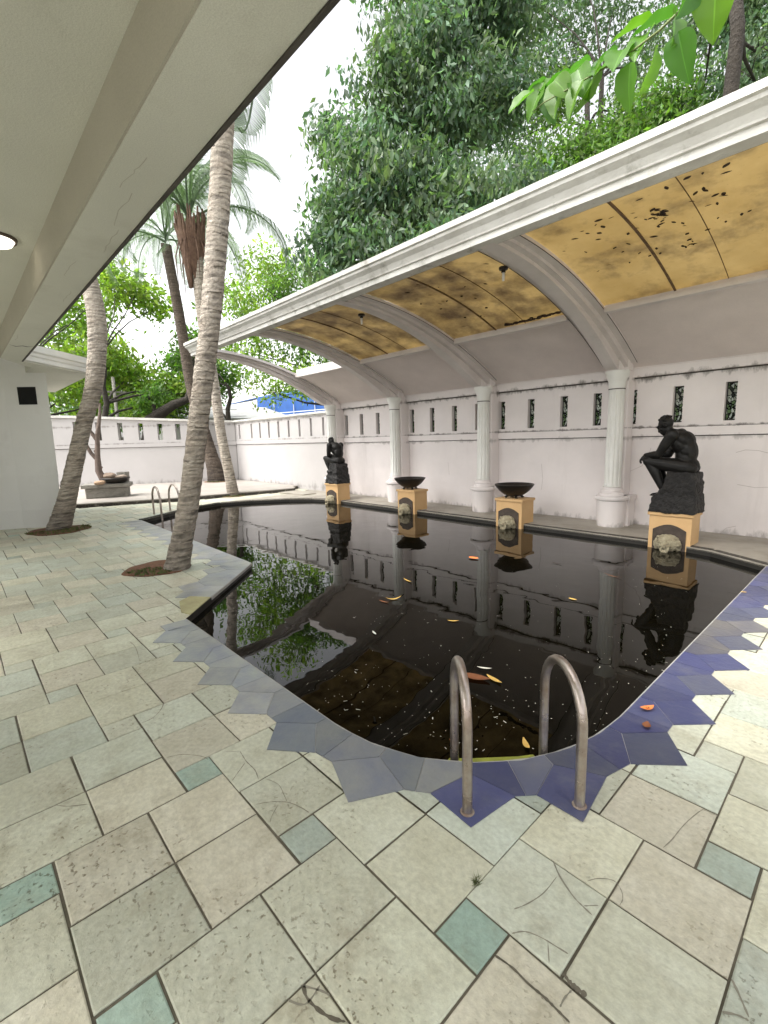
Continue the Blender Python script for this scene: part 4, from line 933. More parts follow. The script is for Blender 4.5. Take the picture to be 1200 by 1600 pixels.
def palm_trunk(mb, pts, rad, seed, ringn=.040):
    rr = random.Random(seed); P_ = [Vector(p) for p in pts]; S = []; RR = []
    cum = [0]
    for a, b in zip(P_[:-1], P_[1:]): cum.append(cum[-1]+(b-a).length)
    tot = cum[-1]; n = int(tot/.011); seg = 28
    def ev(s):
        for i in range(len(cum)-1):
            if s <= cum[i+1]+1e-6: break
        t = (s-cum[i])/(cum[i+1]-cum[i]); a = P_[max(i-1, 0)]; b = P_[i]; c = P_[i+1]; d = P_[min(i+2, len(P_)-1)]
        p = .5*((2*b)+(c-a)*t+(2*a-5*b+4*c-d)*t*t+(3*b-a-3*c+d)*t*t*t)
        ra, rb, rc, rd = rad[max(i-1, 0)], rad[i], rad[i+1], rad[min(i+2, len(rad)-1)]
        return p, rb+(rc-rb)*t
    vs = []; cols = []; ph = 0; tilt = 0; step = ringn; depth = .5; nxt = 0
    K = 4096; tab = np.random.default_rng(seed).random((K,))
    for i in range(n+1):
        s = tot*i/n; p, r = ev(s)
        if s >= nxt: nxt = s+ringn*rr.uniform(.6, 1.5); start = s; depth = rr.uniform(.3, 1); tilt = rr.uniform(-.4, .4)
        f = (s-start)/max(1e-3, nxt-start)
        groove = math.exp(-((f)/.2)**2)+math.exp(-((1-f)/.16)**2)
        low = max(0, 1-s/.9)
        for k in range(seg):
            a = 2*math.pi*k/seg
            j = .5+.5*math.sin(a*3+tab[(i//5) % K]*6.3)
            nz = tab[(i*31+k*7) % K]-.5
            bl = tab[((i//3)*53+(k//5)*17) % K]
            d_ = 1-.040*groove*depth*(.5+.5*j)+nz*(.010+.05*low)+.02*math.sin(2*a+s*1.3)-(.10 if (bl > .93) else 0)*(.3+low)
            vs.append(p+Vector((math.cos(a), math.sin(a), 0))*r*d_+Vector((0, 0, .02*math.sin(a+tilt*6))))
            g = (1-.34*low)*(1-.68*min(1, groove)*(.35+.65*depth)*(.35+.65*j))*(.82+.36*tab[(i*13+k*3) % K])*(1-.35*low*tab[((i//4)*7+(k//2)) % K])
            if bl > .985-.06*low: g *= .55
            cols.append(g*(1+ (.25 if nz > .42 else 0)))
    fs = [(i*seg+k, i*seg+(k+1) % seg, (i+1)*seg+(k+1) % seg, (i+1)*seg+k) for i in range(n) for k in range(seg)]
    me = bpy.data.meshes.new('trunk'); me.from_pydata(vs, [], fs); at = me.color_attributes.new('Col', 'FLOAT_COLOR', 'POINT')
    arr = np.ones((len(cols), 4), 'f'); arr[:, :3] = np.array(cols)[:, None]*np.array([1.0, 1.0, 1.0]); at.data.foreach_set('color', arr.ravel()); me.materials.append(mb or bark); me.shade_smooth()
    o = bpy.data.objects.new('trunk', me); C.objects.link(o); return o
def frond_mesh(L_, droop, seed, curl=.0, wid=.55):
    """one feather leaf: a rachis arching out along +x, leaflets hanging from both sides"""
    rr = random.Random(seed); vs = []; fs = []; n = 70; pts = []
    x = z = 0; ang = R(30)
    for i in range(n+1):
        pts.append(Vector((x, 0, z))); ds = L_/n; x += ds*math.cos(ang); z += ds*math.sin(ang); ang -= R(droop)/n*(.6+.9*i/n)
    mb = MB()
    mb.tube([pts[i] for i in range(0, n+1, 5)], [.028*(1-.85*i/n)+.003 for i in range(0, n+1, 5)], 6)
    for i in range(8, n):
        t = i/n; tg = (pts[i+1]-pts[i]).normalized() if i < n else pts[i]-pts[i-1]
        ll = wid*math.sin(math.pi*min(1, (t*.92+.06)))**.6*rr.uniform(.85, 1.1)
        for q in (-1, 1):
            for sub in (0, 1):
                base = pts[i]+tg*(sub*.5*L_/n)
                out = (Vector((0, q, 0))*.75+tg*.75+Vector((0, 0, .12))).normalized(); w_ = .0085
                p0 = base; p1 = base+out*ll*.45+Vector((0, 0, -.04*ll)); dn = Vector((0, 0, -1))
                p2 = p1+(out*.3+dn*rr.uniform(.9, 1.5)).normalized()*ll*.6
                sd = tg*w_
                k = len(vs)
                if rr.random() < .05: continue
                vs += [p0-sd*.5, p0+sd*.5, p1+sd, p1-sd, p2]; fs += [(k, k+1, k+2, k+3), (k+3, k+2, k+4)]
    mb.add(vs, fs); me = bpy.data.meshes.new('frond'); me.from_pydata(mb.v, [], mb.f)
    at = me.color_attributes.new('Col', 'FLOAT_COLOR', 'POINT'); arr = np.ones((len(mb.v), 4), 'f'); k = np.repeat(np.random.default_rng(seed).uniform(.7, 1.25, len(mb.v)//5+1), 5)[:len(mb.v)]
    arr[:, :3] *= k[:, None]; at.data.foreach_set('color', arr.ravel()); me.materials.append(leaf_palm); return me
fm_ = [frond_mesh(3.3, d, s, wid=w_) for d, s, w_ in ((150, 1, .7), (175, 2, .66), (135, 3, .7), (195, 4, .62))]
def palm(name_label, pts, rad, seed, crown_at, nf, scale=1.0, a0=0.0, group='leaning palms beside the pool', brown=None, dirs=None, tilts=(-40, -25, -8, 10)):
    t = thing('palm_tree', name_label, 'palm tree', pts[0], group)
    tk = rel(palm_trunk(bark_dark if seed == 13 else None, pts, rad, seed), t)
    rr = random.Random(seed); c = Vector(crown_at)
    for k in range(nf):
        az = (dirs[k] if dirs and k < len(dirs) else a0+360*k/nf*1.0+rr.uniform(-9, 9))
        f = bpy.data.objects.new('frond', rr.choice(fm_)); C.objects.link(f); f.parent = t
        f.location = c-Vector(pts[0])+Vector((0, 0, rr.uniform(-.1, .25))); f.rotation_euler = (rr.uniform(-.25, .25), R(rr.choice(tilts)), R(az)); s_ = scale*rr.uniform(.85, 1.1); f.scale = (s_,)*3
    if brown:
        mb = MB()
        for k in range(46):     # old leaf bases that widen upward from the trunk, with a few strands hanging free
            a = 6.283*k/46+rr.uniform(-.1, .1); u = Vector((math.cos(a), math.sin(a), 0)); zt = rr.uniform(-.15, .25)
            mb.tube([c+u*.15+Up*(-1.55+rr.uniform(-.2, .2)), c+u*.21+Up*-1.0, c+u*.30+Up*-.45, c+u*rr.uniform(.30, .42)+Up*zt], [.02, .045, .05, .02], 5)
        for k in range(12):
            a = rr.uniform(0, 6.28); u = Vector((math.cos(a), math.sin(a), 0)); top = c+u*.3+Up*-.5; ln = rr.uniform(.6, 1.3)
            mb.tube([top, top+u*.14-Up*ln*.4, top+u*.12-Up*ln], [.02, .018, .005], 4)
        rel(mb.build('dry_sheaths', fibre, smooth=True), t)
    return t
palm('thick ringed palm rising from the soil bed by the pool corner', [(-5.80, 1.86, -.02), (-5.75, 1.92, .25), (-5.62, 2.05, .93), (-5.49, 2.2, 1.89), (-5.33, 2.37, 3.01), (-5.20, 2.51, 4.19), (-5.10, 2.62, 5.3), (-5.04, 2.70, 6.2), (-5.0, 2.75, 6.8)],
     [.165, .135, .12, .118, .116, .113, .11, .11, .12], 11, (-5.0, 2.75, 6.85), 13, 1.12, dirs=[143, 158, 170, 180, 190, 200, 194, 214, 240, 268, 300, 330, 355], tilts=(-12, 0, 10))
palm('palm leaning over the patio in front of the white house pier', [(-10.34, 1.30, -.02), (-10.22, 1.44, .40), (-10.01, 1.67, 1.26), (-9.84, 1.85, 1.94), (-9.67, 2.04, 2.59), (-9.56, 2.16, 3.45), (-9.56, 2.15, 4.1), (-9.7, 2.0, 5.2), (-9.85, 1.8, 6.6)],
     [.22, .175, .145, .142, .148, .15, .14, .13, .13], 12, (-9.85, 1.8, 6.6), 14, .9)
palm('slim dark palm with a swollen foot on the terrace behind the thick palm', [(-16.87, 7.23, .08), (-16.93, 7.15, .6), (-17.08, 7.0, 1.6), (-17.34, 6.73, 3.41), (-17.43, 6.63, 4.96), (-17.5, 6.55, 6.26), (-17.6, 6.45, 7.6), (-17.65, 6.4, 8.3)],
     [.40, .29, .225, .19, .18, .175, .17, .17], 13, (-17.65, 6.4, 8.4), 13, 1.0)
palm('slim palm with brown dry sheaths rising between terrace and pool', [(-12.65, 5.82, -.02), (-12.7, 5.77, .64), (-12.79, 5.67, 1.72), (-12.85, 5.6, 3.12), (-12.93, 5.52, 4.3), (-12.96, 5.48, 5.29), (-12.97, 5.47, 6.09), (-13.02, 5.42, 7.2)],
     [.17, .145, .135, .14, .15, .155, .16, .2], 14, (-13.05, 5.4, 7.3), 17, 1.1, brown=1.2, tilts=(-58, -45, -30, -12))

# ------------------------------------------------------------------ broadleaf trees
def leaves(name, blobs, n_cl, n_lf, size, mtl, parent, seed, droop=.7, aspect=.42, spread=.28, shade=(.65, 1.35), surf=.5, sq=(1, 1, .8)):
    """crown of small folded leaves in drooping sprays, spread through the volume of several lumps"""
    g = np.random.default_rng(seed); cs = []
    tot = sum(b[3]**2 for b in blobs)
    for bx, by, bz_, br in blobs:
        n = max(4, int(n_cl*br**2/tot)); d = g.normal(size=(n, 3)); d /= np.linalg.norm(d, axis=1)[:, None]
        rad = br*(surf+(1-surf)*g.random(n)**.6)*g.uniform(.75, 1.12, n)
        cs.append(np.array([bx, by, bz_])+d*rad[:, None]*np.array(sq))
    cs = np.concatenate(cs); n = len(cs)
    k = g.integers(n_lf//2, n_lf*3//2, n); idx = np.repeat(np.arange(n), k); N_ = len(idx)
    base = cs[idx]+g.normal(size=(N_, 3))*spread*np.array([1, 1, .75])
    cdir = g.normal(size=(n, 3)); d = cdir[idx]*.35+g.normal(size=(N_, 3))*.55; d[:, 2] -= droop; d /= np.linalg.norm(d, axis=1)[:, None]
    side = np.cross(d, g.normal(size=(N_, 3))); side /= np.linalg.norm(side, axis=1)[:, None]; nr = np.cross(d, side)
    l = size*(g.uniform(.5, 1.35, N_)*g.uniform(.8, 1.25, n)[idx])[:, None]; w_ = l*aspect*.5
    v = np.empty((N_, 4, 3)); v[:, 0] = base; v[:, 1] = base+d*l*.45+side*w_+nr*w_*.35; v[:, 2] = base+d*l-nr*l*.08; v[:, 3] = base+d*l*.45-side*w_+nr*w_*.35
    me = bpy.data.meshes.new(name); me.vertices.add(N_*4); me.vertices.foreach_set('co', v.astype('f').ravel())
    f = np.arange(N_)[:, None]*4; tri = np.concatenate([f+[0, 1, 2], f+[0, 2, 3]], 1).reshape(-1)
    me.loops.add(N_*6); me.loops.foreach_set('vertex_index', tri.astype('i')); me.polygons.add(N_*2); me.polygons.foreach_set('loop_start', (np.arange(N_*2)*3).astype('i'))
    me.update(calc_edges=True); me.validate()
    cc = (g.uniform(.6, 1.15, n)+(g.random(n) < .15)*.45)[idx]*g.uniform(*shade, N_); hue = g.uniform(-.12, .12, n)[idx]+g.uniform(-.06, .06, N_)
    col = np.ones((N_, 4, 4), 'f'); col[:, :, 0] = (cc*(1+hue))[:, None]; col[:, :, 1] = cc[:, None]; col[:, :, 2] = (cc*(1-hue))[:, None]
    at = me.color_attributes.new('Col', 'FLOAT_COLOR', 'POINT'); at.data.foreach_set('color', col.ravel())
    me.materials.append(mtl); o = bpy.data.objects.new(name, me); C.objects.link(o); o.parent = parent
    if parent: o.matrix_parent_inverse = Matrix.Translation(-Vector(parent.location))
    return o, cs
def limbs(blobs, base, top, r0, seed, parent, mtl=None, twigs=None, lean=0):
    rr = random.Random(seed); mb = MB(); base, top = Vector(base), Vector(top); pts = []; rad = []
    for k in range(9):
        t = k/8; p = base.lerp(top, t)+Vector((rr.uniform(-.12, .12), rr.uniform(-.12, .12), 0))*(1 if 0 < k < 8 else 0); pts.append(p); rad.append(r0*(1.25 if k == 0 else 1-.6*t))
    mb.tube(pts, rad, 10)
    for bx, by, bz_, br in blobs:
        e = Vector((bx, by, bz_)); k = min(range(2, 9), key=lambda q: (pts[q]-e).length+abs(pts[q].z-(e.z-br*1.4))*.8); a = pts[k]; m_ = a.lerp(e, .5)+Vector((rr.uniform(-.3, .3), rr.uniform(-.3, .3), rr.uniform(-.1, .35)))
        q0 = rad[k]*.55; path = [a, a.lerp(m_, .5)+Vector((0, 0, .1)), m_, m_.lerp(e, .6), e]; mb.tube(path, [q0, q0*.8, q0*.6, q0*.42, q0*.22], 7)
        for _ in range(5):
            d = Vector((rr.gauss(0, 1), rr.gauss(0, 1), rr.gauss(0, .8))).normalized()*br*rr.uniform(.6, 1.0); s0 = m_.lerp(e, rr.uniform(.3, 1)); mb.tube([s0, s0+d*.5+Vector((0, 0, .08)), s0+d], [q0*.22, q0*.14, q0*.05], 5)
    return rel(mb.build('trunk', mtl or bark_d, smooth=True), parent)
def tree(label, cat, base, top, r0, px_blobs, n_cl, n_lf, size, mtl, seed, extra=(), name='broadleaf_tree', group='trees beyond the walls', **kw):
    t = thing(name, label, cat, base, group)
    bl = [(*T(px, py, D), r) for px, py, D, r in px_blobs]+list(extra)
    limbs(bl, base, top, r0, seed, t); leaves('crown', bl, n_cl, n_lf, size, mtl, t, seed, **kw); return t
# big dense tree behind the canopy, drooping dull green leaves
tree('large dense tree with drooping dull green leaves rising behind the middle of the canopy', 'tree', (-9.2, 11.8, -.05), (-8.6, 11.4, 10.0), .24,
     [(675, 60, 11.5, 1.25), (760, 20, 12, 1.4), (700, 180, 11.5, 1.2), (610, 150, 11.5, 1.0), (565, 240, 11, .95), (625, 290, 11, 1.1), (545, 330, 11, .85), (690, 300, 10.5, 1.0), (765, 150, 12, 1.1),
      (790, 305, 10.0, .75), (515, 215, 11.5, .5), (590, 390, 10.5, .85), (650, -60, 12, 1.5), (780, -80, 12, 1.5), (520, 400, 11, .8), (700, 385, 10, .7)], 1150, 44, .18, leaf_dark, 21, droop=1.0, spread=.24, surf=.35)
tree('dark leafy tree right behind the last columns, seen through the open bay', 'tree', (-17.9, 17.4, -.05), (-17.6, 17.0, 8.0), .26,
     [(470, 470, 24, 1.9), (440, 440, 25, 1.5), (500, 530, 23.5, 1.9), (540, 555, 23, 1.5), (475, 600, 23.5, 1.0), (520, 470, 23, 1.7), (400, 500, 25, 1.3), (560, 480, 22.5, 1.5)], 270, 34, .24, leaf_mid, 22, droop=.8)
tree('airy tree with small bright leaves behind the right half of the canopy', 'tree', (-5.5, 12.2, -.05), (-5.6, 11.9, 9.8), .13,
     [(880, 260, 11, .9), (960, 240, 10.5, .8), (1010, 200, 10.5, .7), (1050, 170, 10, .55), (840, 320, 10.5, .8), (1030, 260, 10, .7), (930, 300, 10.5, .8), (870, 150, 12, .5), (980, 180, 11, .5)], 650, 36, .12, leaf_mid, 23, droop=.5, spread=.26)
tree('dark tree with a black trunk beyond the right end of the canopy', 'tree', (-2.0, 9.9, -.05), (-2.35, 9.7, 8.6), .20,
     [(1140, 10, 10, .8), (1195, 90, 9.5, .8), (1100, 140, 10, .45), (1200, -20, 10, 1.1), (1150, 190, 9.5, .55), (1230, 200, 9.5, .8), (1190, 150, 9.5, .6)], 420, 36, .13, leaf_dark, 24, droop=.7)
tree('tall thin crowned tree filling the sky gap above the canopy', 'tree', (-7.4, 15.5, -.05), (-6.6, 15.0, 11.5), .16,
     [(880, 60, 15, 1.1), (1000, 100, 15, .8), (960, 10, 15, 1.0), (830, 0, 15, 1.1), (900, -50, 15, 1.3), (800, 220, 15, 1.2), (700, 340, 15, 1.3), (620, 340, 15, 1.2), (1040, 30, 15, .8), (840, 130, 15, 1.0)], 560, 30, .16, leaf_dark, 25, droop=.8, spread=.42)
# light trees beyond the end wall
tree('unseen shade tree added beyond the end wall, high over the left palms', 'tree', (-23, -2.5, -.05), (-22.5, -1.5, 8.5), .3,  # unseen tree, added to darken the yard
     [(0, 330, 24, 2.5), (-80, 420, 23, 2.5), (-120, 250, 22, 2.6), (20, 200, 25, 2.2)], 420, 34, .24, leaf_mid, 33, droop=.6, spread=.4)
tree('light green feathery tree beyond the end wall beside the leaning palm', 'tree', (-21.8, 4.6, -.05), (-21.8, 5.0, 5.2), .17,
     [(200, 590, 24, 1.2), (250, 610, 23, .9), (160, 560, 22, 1.1), (215, 455, 22, .9), (180, 440, 22, .9), (245, 480, 23, .6), (130, 570, 22, 1.0), (300, 615, 24, .7), (235, 630, 23, 1.0)], 300, 26, .30, leaf_light, 26, droop=.3, spread=.42, aspect=.4)
tree('yellow green tree above the white eave at far left', 'tree', (-24.5, 2.4, -.05), (-24.5, 2.8, 5.0), .18,
     [(120, 500, 25, 1.5), (90, 550, 25, 1.5), (150, 470, 24, 1.1), (100, 620, 24, 1.6), (180, 620, 26, 1.5), (130, 590, 25, 1.3)], 300, 26, .28, leaf_light, 27, droop=.4, spread=.4)
tree('fresh green bushy tree showing between the crossing palm trunks', 'tree', (-22.5, 10.5, -.05), (-22.0, 10.3, 4.2), .20,
     [(290, 610, 25, 1.3), (260, 640, 25, .9), (310, 560, 26, 1.4), (350, 590, 26, 1.1), (280, 575, 27, 1.0), (235, 650, 24, .6)], 240, 30, .26, leaf_mid, 28, droop=.5, spread=.36)
tree('pale green tree behind the blue roofed shed', 'tree', (-19.5, 15.5, -.05), (-19.0, 15.2, 6.0), .2,
     [(400, 440, 23, 1.6), (370, 480, 23, 1.5), (430, 520, 23, 1.5), (390, 560, 23, 1.4), (460, 590, 22, 1.2), (350, 540, 24, 1.3), (430, 400, 23, 1.0), (350, 460, 24, 1.0), (420, 610, 23, 1.0)], 200, 26, .22, leaf_light, 29, droop=.5, spread=.36)
tree('grey green distant tree low behind the end wall', 'tree', (-31, 8.2, -.05), (-31, 8.5, 4.0), .2,
     [(200, 640, 34, 1.8), (250, 655, 34, 1.6), (160, 640, 33, 1.8), (310, 650, 34, 1.5), (120, 645, 33, 1.9), (280, 630, 35, 1.7)], 260, 26, .30, leaf_dark, 30, droop=.5, spread=.5)
# thick dark bough reaching up behind the end wall
bt = thing('old_tree', 'thick dark bough with a tuft of leaves just above the end wall', 'tree', tuple(T(238, 665, 21)*1.0), 'trees beyond the walls')
mb = MB(); mb.tube([T(228, 700, 21), T(236, 655, 21), T(252, 645, 21), T(272, 632, 21), T(293, 624, 21), T(298, 605, 21), T(300, 570, 21.3), T(306, 530, 21.6)], [.24, .26, .24, .20, .16, .14, .11, .06], 10)
mb.tube([T(245, 650, 21), T(240, 635, 21), T(232, 620, 21)], [.14, .11, .05], 8); rel(mb.build('trunk', bark_d, smooth=True), bt)
leaves('crown', [(*T(236, 622, 21), .55), (*T(222, 632, 21), .4), (*T(306, 540, 21.5), .7)], 46, 30, .24, leaf_mid, bt, 31, droop=.2)

# ------------------------------------------------------------------ overhanging near branch, from a shrub that stands right of the view
nb = thing('overhanging_branch', 'thin branch of large fresh green leaves hanging into the upper right', 'branch', (1.5, 3.2, 0))
sp = [Vector((1.5, 3.2, 0)), Vector((1.4, 3.1, 1.2)), Vector((1.25, 2.9, 2.4)), Vector((.8, 2.5, 3.4)), Vector((.2, 2.1, 3.75)), T(1140, -60, 1.75), T(1075, 5, 1.8), T(1030, 48, 1.9), T(985, 82, 2.0), T(935, 112, 2.1), T(890, 138, 2.2), T(850, 160, 2.3), T(832, 175, 2.35)]
mb = MB(); mb.tube(sp, [.05, .045, .035, .024, .014, .007, .006, .005, .0045, .004, .0035, .003, .002], 8); rel(mb.build('stem', mat('green_stem', (.16, .20, .06), (.10, .13, .04), 8, .6), smooth=True), nb)
lf = MB(); rr = random.Random(9)
def broad_leaf(mb, base, d, up, L_, W_, sagg=.18):
    d = d.normalized(); side = d.cross(up).normalized(); nr = side.cross(d).normalized(); rows = 14; vs = []; fs = []
    for i in range(rows+1):
        t = i/rows; w_ = W_*(math.sin(math.pi*t**.72))**.8*(1-.15*t); z = -sagg*L_*t*t
        for j in (-1, -.5, -.04, .04, .5, 1): vs.append(base+d*L_*t+side*w_*j*.5+nr*(z+abs(j)*w_*.22+.02*L_*math.sin(t*17+abs(j)*5)*abs(j)))
    cbase = rr.choice([(1, 1, 1), (1.25, 1.1, .8), (.65, .75, .9), (.8, .9, 1), (1.1, 1.05, 1)]); n0 = len(mb.v); mb.v += [tuple(a) for a in vs]
    for i in range(rows):
        for j in range(5):
            k = n0+i*6+j; mb.f.append([k, k+1, k+7, k+6]); mb.mi.append(0); q = 1.45 if j == 2 else 1.0; mb.col.append(tuple(x*q for x in cbase))
spec_ = [(1052, 50, 66, 95), (1060, 75, 58, 75), (1012, 78, 58, 130), (1025, 95, 50, 100), (975, 105, 62, 122), (985, 118, 48, 85), (935, 118, 56, 100), (945, 128, 50, 130), (903, 130, 50, 88), (912, 140, 40, 120),
         (877, 142, 46, 105), (886, 150, 44, 70), (851, 150, 50, 118), (858, 158, 46, 80), (834, 162, 44, 145), (1120, -8, 74, 85), (1090, -20, 60, 110), (866, 140, 34, 60), (842, 150, 32, 40)]
for k, (px, py, sz, an) in enumerate(spec_):
    D = 1.75+(1118-px)/290*.6; b = T(px, py-sz*.45, D+rr.uniform(-.05, .05)); L_ = sz*rr.uniform(1.05, 1.35)*D/FPX
    dv = (CR*math.cos(R(an))*1.0+CU*(-math.sin(R(an)))+FW*rr.uniform(-.6, .6)); broad_leaf(lf, b, dv, FW*-.7+Up*.6+CR*rr.uniform(-1.1, 1.1), L_, L_*rr.uniform(.6, .78), rr.uniform(.05, .35))
for k, (px, py, sz) in enumerate([(1035, 28, 50), (998, 36, 46), (944, 82, 42), (903, 98, 42), (876, 122, 40), (838, 132, 38)]):
    D = 1.8+(1118-px)/290*.6; b = T(px+sz*.5, py-4, D); L_ = sz*1.35*D/FPX
    broad_leaf(lf, b, -CR*.95-CU*rr.uniform(.0, .5)+FW*.3, Up*.9+FW*-.35+CR*rr.uniform(-.3, .3), L_, L_*.72)
rel(lf.build('foliage', leaf_near, smooth=True), nb)

# ------------------------------------------------------------------ things beyond the walls
sh_ = thing('shed', 'blue roofed open shed beyond the corner of the garden walls', 'shed', (-30.0, 24.0, 0))
def slab(mb, pts, th):
    n = len(pts); mb.add([tuple(p) for p in pts]+[tuple(p-Up*th) for p in pts], [tuple(range(n)), tuple(range(2*n-1, n-1, -1))]+[(i, (i+1) % n, n+(i+1) % n, n+i) for i in range(n)])
def upr(mb, a, b, z0, z1, th=.06):
    d = (b-a).normalized(); nn = Vector((-d.y, d.x, 0))*th
    mb.prism([(a.x, a.y), (b.x, b.y), (b.x+nn.x, b.y+nn.y), (a.x+nn.x, a.y+nn.y)], z0, z1)
e0, e1, e2 = T(352, 632, 41), T(402, 632, 39), T(530, 632, 33)
mb = MB(); upr(mb, e1, e2, 1.6, e1.z+.55); rel(mb.build('sheet_wall', blue_roof), sh_)
back = Vector((-1.2, 3.2, 0))
mb = MB(); slab(mb, [e0-Up*.05, e1+Up*.58, e1+back+Up*1.3, e0+back+Up*.55], .05); slab(mb, [e1+Up*.581, e2+Up*1.0, e2+back+Up*1.8, e1+back+Up*1.301], .05); rel(mb.build('roof', blue_roof), sh_)
mb = MB(); upr(mb, e0+back*.9, e2+back*.9, 0, 3.4); rel(mb.build('back_wall', house_far), sh_)
for t_ in (0, .33, .66, 1.0):
    p = e0.lerp(e1, t_); mb = MB(); mb.tube([(p.x, p.y-.05, 0), (p.x, p.y-.05, p.z-.05)], .03, 8); rel(mb.build('post', white_pt), sh_)
for t_ in (.25, .5, .75):
    p = e1.lerp(e2, t_); mb = MB(); mb.tube([(p.x, p.y-.12, 0), (p.x, p.y-.12, p.z+.35)], .03, 8); rel(mb.build('post', white_pt), sh_)
mb = MB(); upr(mb, e0-Vector((0, .12, 0)), e2-Vector((0, .12, 0)), 3.7, 3.76, .03); rel(mb.build('handrail', white_pt), sh_)
fh = thing('neighbour_house', 'pale low house with a tin roof beyond the end wall', 'house', (-30, 12, 0))
mb = MB(); mb.box(-31, -28, 9, 17, 0, 3.1); rel(mb.build('wall', house_far), fh)
mb = MB(); slab(mb, [Vector((-27.4, 8.6, 3.0)), Vector((-27.4, 17.4, 3.0)), Vector((-31.4, 17.4, 4.0)), Vector((-31.4, 8.6, 4.0))], .08); rel(mb.build('roof', tin_m), fh)
mb = MB(); mb.box(-27.99, -27.95, 10.5, 11.6, 1.2, 2.4); rel(mb.build('window', frame_m), fh)
for k, (a, b) in enumerate((((165, 610), (300, 632)), ((165, 616), (330, 640)), ((165, 628), (260, 618)), ((165, 634), (345, 650)))):
    p, q = T(a[0]-60, a[1]-8, 24), T(b[0]+40, b[1], 24); pts = [p.lerp(q, t/12)-Up*.35*math.sin(math.pi*t/12) for t in range(13)]
    mb = MB(); mb.tube(pts, .014, 6); o = mb.build('overhead_cable', cable_m)
    tag(o, ['highest grey cable above the end wall, falling toward the thick palm', 'second highest grey cable above the end wall', 'grey cable above the end wall that rises toward the palms', 'lowest grey cable just above the end wall coping'][k], 'cable', 'cables above the end wall')
up_ = thing('utility_pole', 'grey utility pole behind the end wall among the trees', 'pole', (-24.3, 5.9, 0))
mb = MB(); mb.tube([(0, 0, 0), (0, 0, 4.6)], [.09, .07], 10); mb.build('pole', pale_conc, up_, smooth=True)
mb = MB(); mb.box(-.03, .03, -.5, .5, 3.9, 3.98); mb.build('crossarm', pale_conc, up_)

# ------------------------------------------------------------------ dead leaves on the roof sheets and in the pool
def small_leaf(mb, L_=.06, W_=.026, bend=.25):
    vs = []; rows = 6
    for i in range(rows+1):
        t = i/rows; w_ = W_*math.sin(math.pi*min(.98, t*.9+.06))
        for j in (-1, 0, 1): vs.append((L_*(t-.5), w_*j*.5, bend*L_*(4*(t-.5)**2)*.5+abs(j)*w_*.25))
    mb.add(vs, [(i*3+j, i*3+j+1, i*3+j+4, i*3+j+3) for i in range(rows) for j in range(2)])
mb = MB(); small_leaf(mb); proto = mb.build('dead_leaf', darkleaf); first = True; lr = random.Random(8)
tag(proto, 'small dark dead leaf on the yellowed roof sheets', 'leaf', 'dead leaves on the roof sheets')
def on_sheet(px, py):
    d = CR*((px-600)/FPX) - CU*((py-800)/FPX) + FW; y = 5.0
    for _ in range(8):
        t = (zs(y)+.0225-CAM_H)/d.z; y = d.y*t
    return d.x*t, y
cr0 = [(75,925),(195,930),(265,755),(250,780),(290,790),(270,825),(265,860),(335,740),(455,715),(470,740),(490,640),(525,750),(590,700),(600,715),(585,745),(640,575),(680,765),(730,770),(740,785),(755,520),(840,495),(970,450),(970,490),(845,580),(855,590),(800,605),(780,650),(910,615),(955,618),(870,672),(920,662),(1055,722),(925,742),(968,763),(1080,925),(855,970),(925,995),(785,1110),(605,958),(585,915),(730,913),(745,935),(775,870),(755,830),(570,845),(470,797),(400,930),(355,907),(430,885),(435,1020),(320,1010),(485,1055),(262,1075),(135,857),(205,827),(175,815),(415,1110),(545,1015),(775,905)]
cr0 += [(600+lr.gauss(0, 26), 715+lr.gauss(0, 24)) for _ in range(22)]+[(775+lr.gauss(0, 12), 895+lr.gauss(0, 12)) for _ in range(6)]
spots = [on_sheet(860+a/3.53, 130+b/3.53) for a, b in cr0]
for _ in range(22): spots.append((lr.uniform(-4.9, -3.4), lr.uniform(4.8, 6.4)))
for x, y in spots:
    if not ((-2.75 < x < -.72) or (-5.15 < x < -3.25)) or not 4.33 < y < 6.47: continue
    o = proto if first else proto.copy()
    if not first: C.objects.link(o)
    first = False; s_ = lr.uniform(.6, 1.35); slope = -.155*(y-YA)
    o.location = (x, y, zs(y)+.0225); o.rotation_euler = (math.atan(slope)+math.pi, 0, lr.uniform(0, 6.28)); o.rotation_mode = 'XYZ'; o.scale = (s_, s_*lr.uniform(.6, 1.3), .4)
def water_leaf(px, py, L_, W_, mtl, label, rz, cat='leaf', z=None, bend=.3):
    d = CR*((px-600)/FPX) - CU*((py-800)/FPX) + FW; zz = MATW if z is None else z; t = (zz-CAM_H)/d.z
    mb = MB(); small_leaf(mb, L_, W_, bend); o = mb.build('fallen_leaf', mtl, smooth=True); o.location = (d.x*t, d.y*t, zz+.004); o.rotation_euler = (0, 0, R(rz)); o.scale[2] = .5; tag(o, label, cat, 'fallen leaves'); return o
water_leaf(742, 1060, .20, .075, deadleaf, 'largest brown leaf floating between the hoops of the near ladder', 20)
water_leaf(772, 1063, .13, .035, yellowleaf, 'pale torn leaf floating against the largest brown leaf', -10)
water_leaf(822, 1166, .085, .03, yellowleaf, 'yellow curled leaf floating beside the near ladder leg', -40, bend=.8)
water_leaf(1011, 1108, 0.085, .04, orangeleaf, 'orange leaf lying on the blue coping tiles', 60, z=.008, bend=.6)
water_leaf(1010, 1135, 0.06, .04, deadleaf, 'small rust leaf on the blue coping below the orange leaf', 100, z=.008, bend=.6)
water_leaf(740, 873, .14, .09, orangeleaf, 'bright orange leaf floating in mid pool under the bowl reflection', 10)
water_leaf(615, 937, .16, .03, yellowleaf, 'buff leaf floating upright in mid pool', 60, bend=.7)
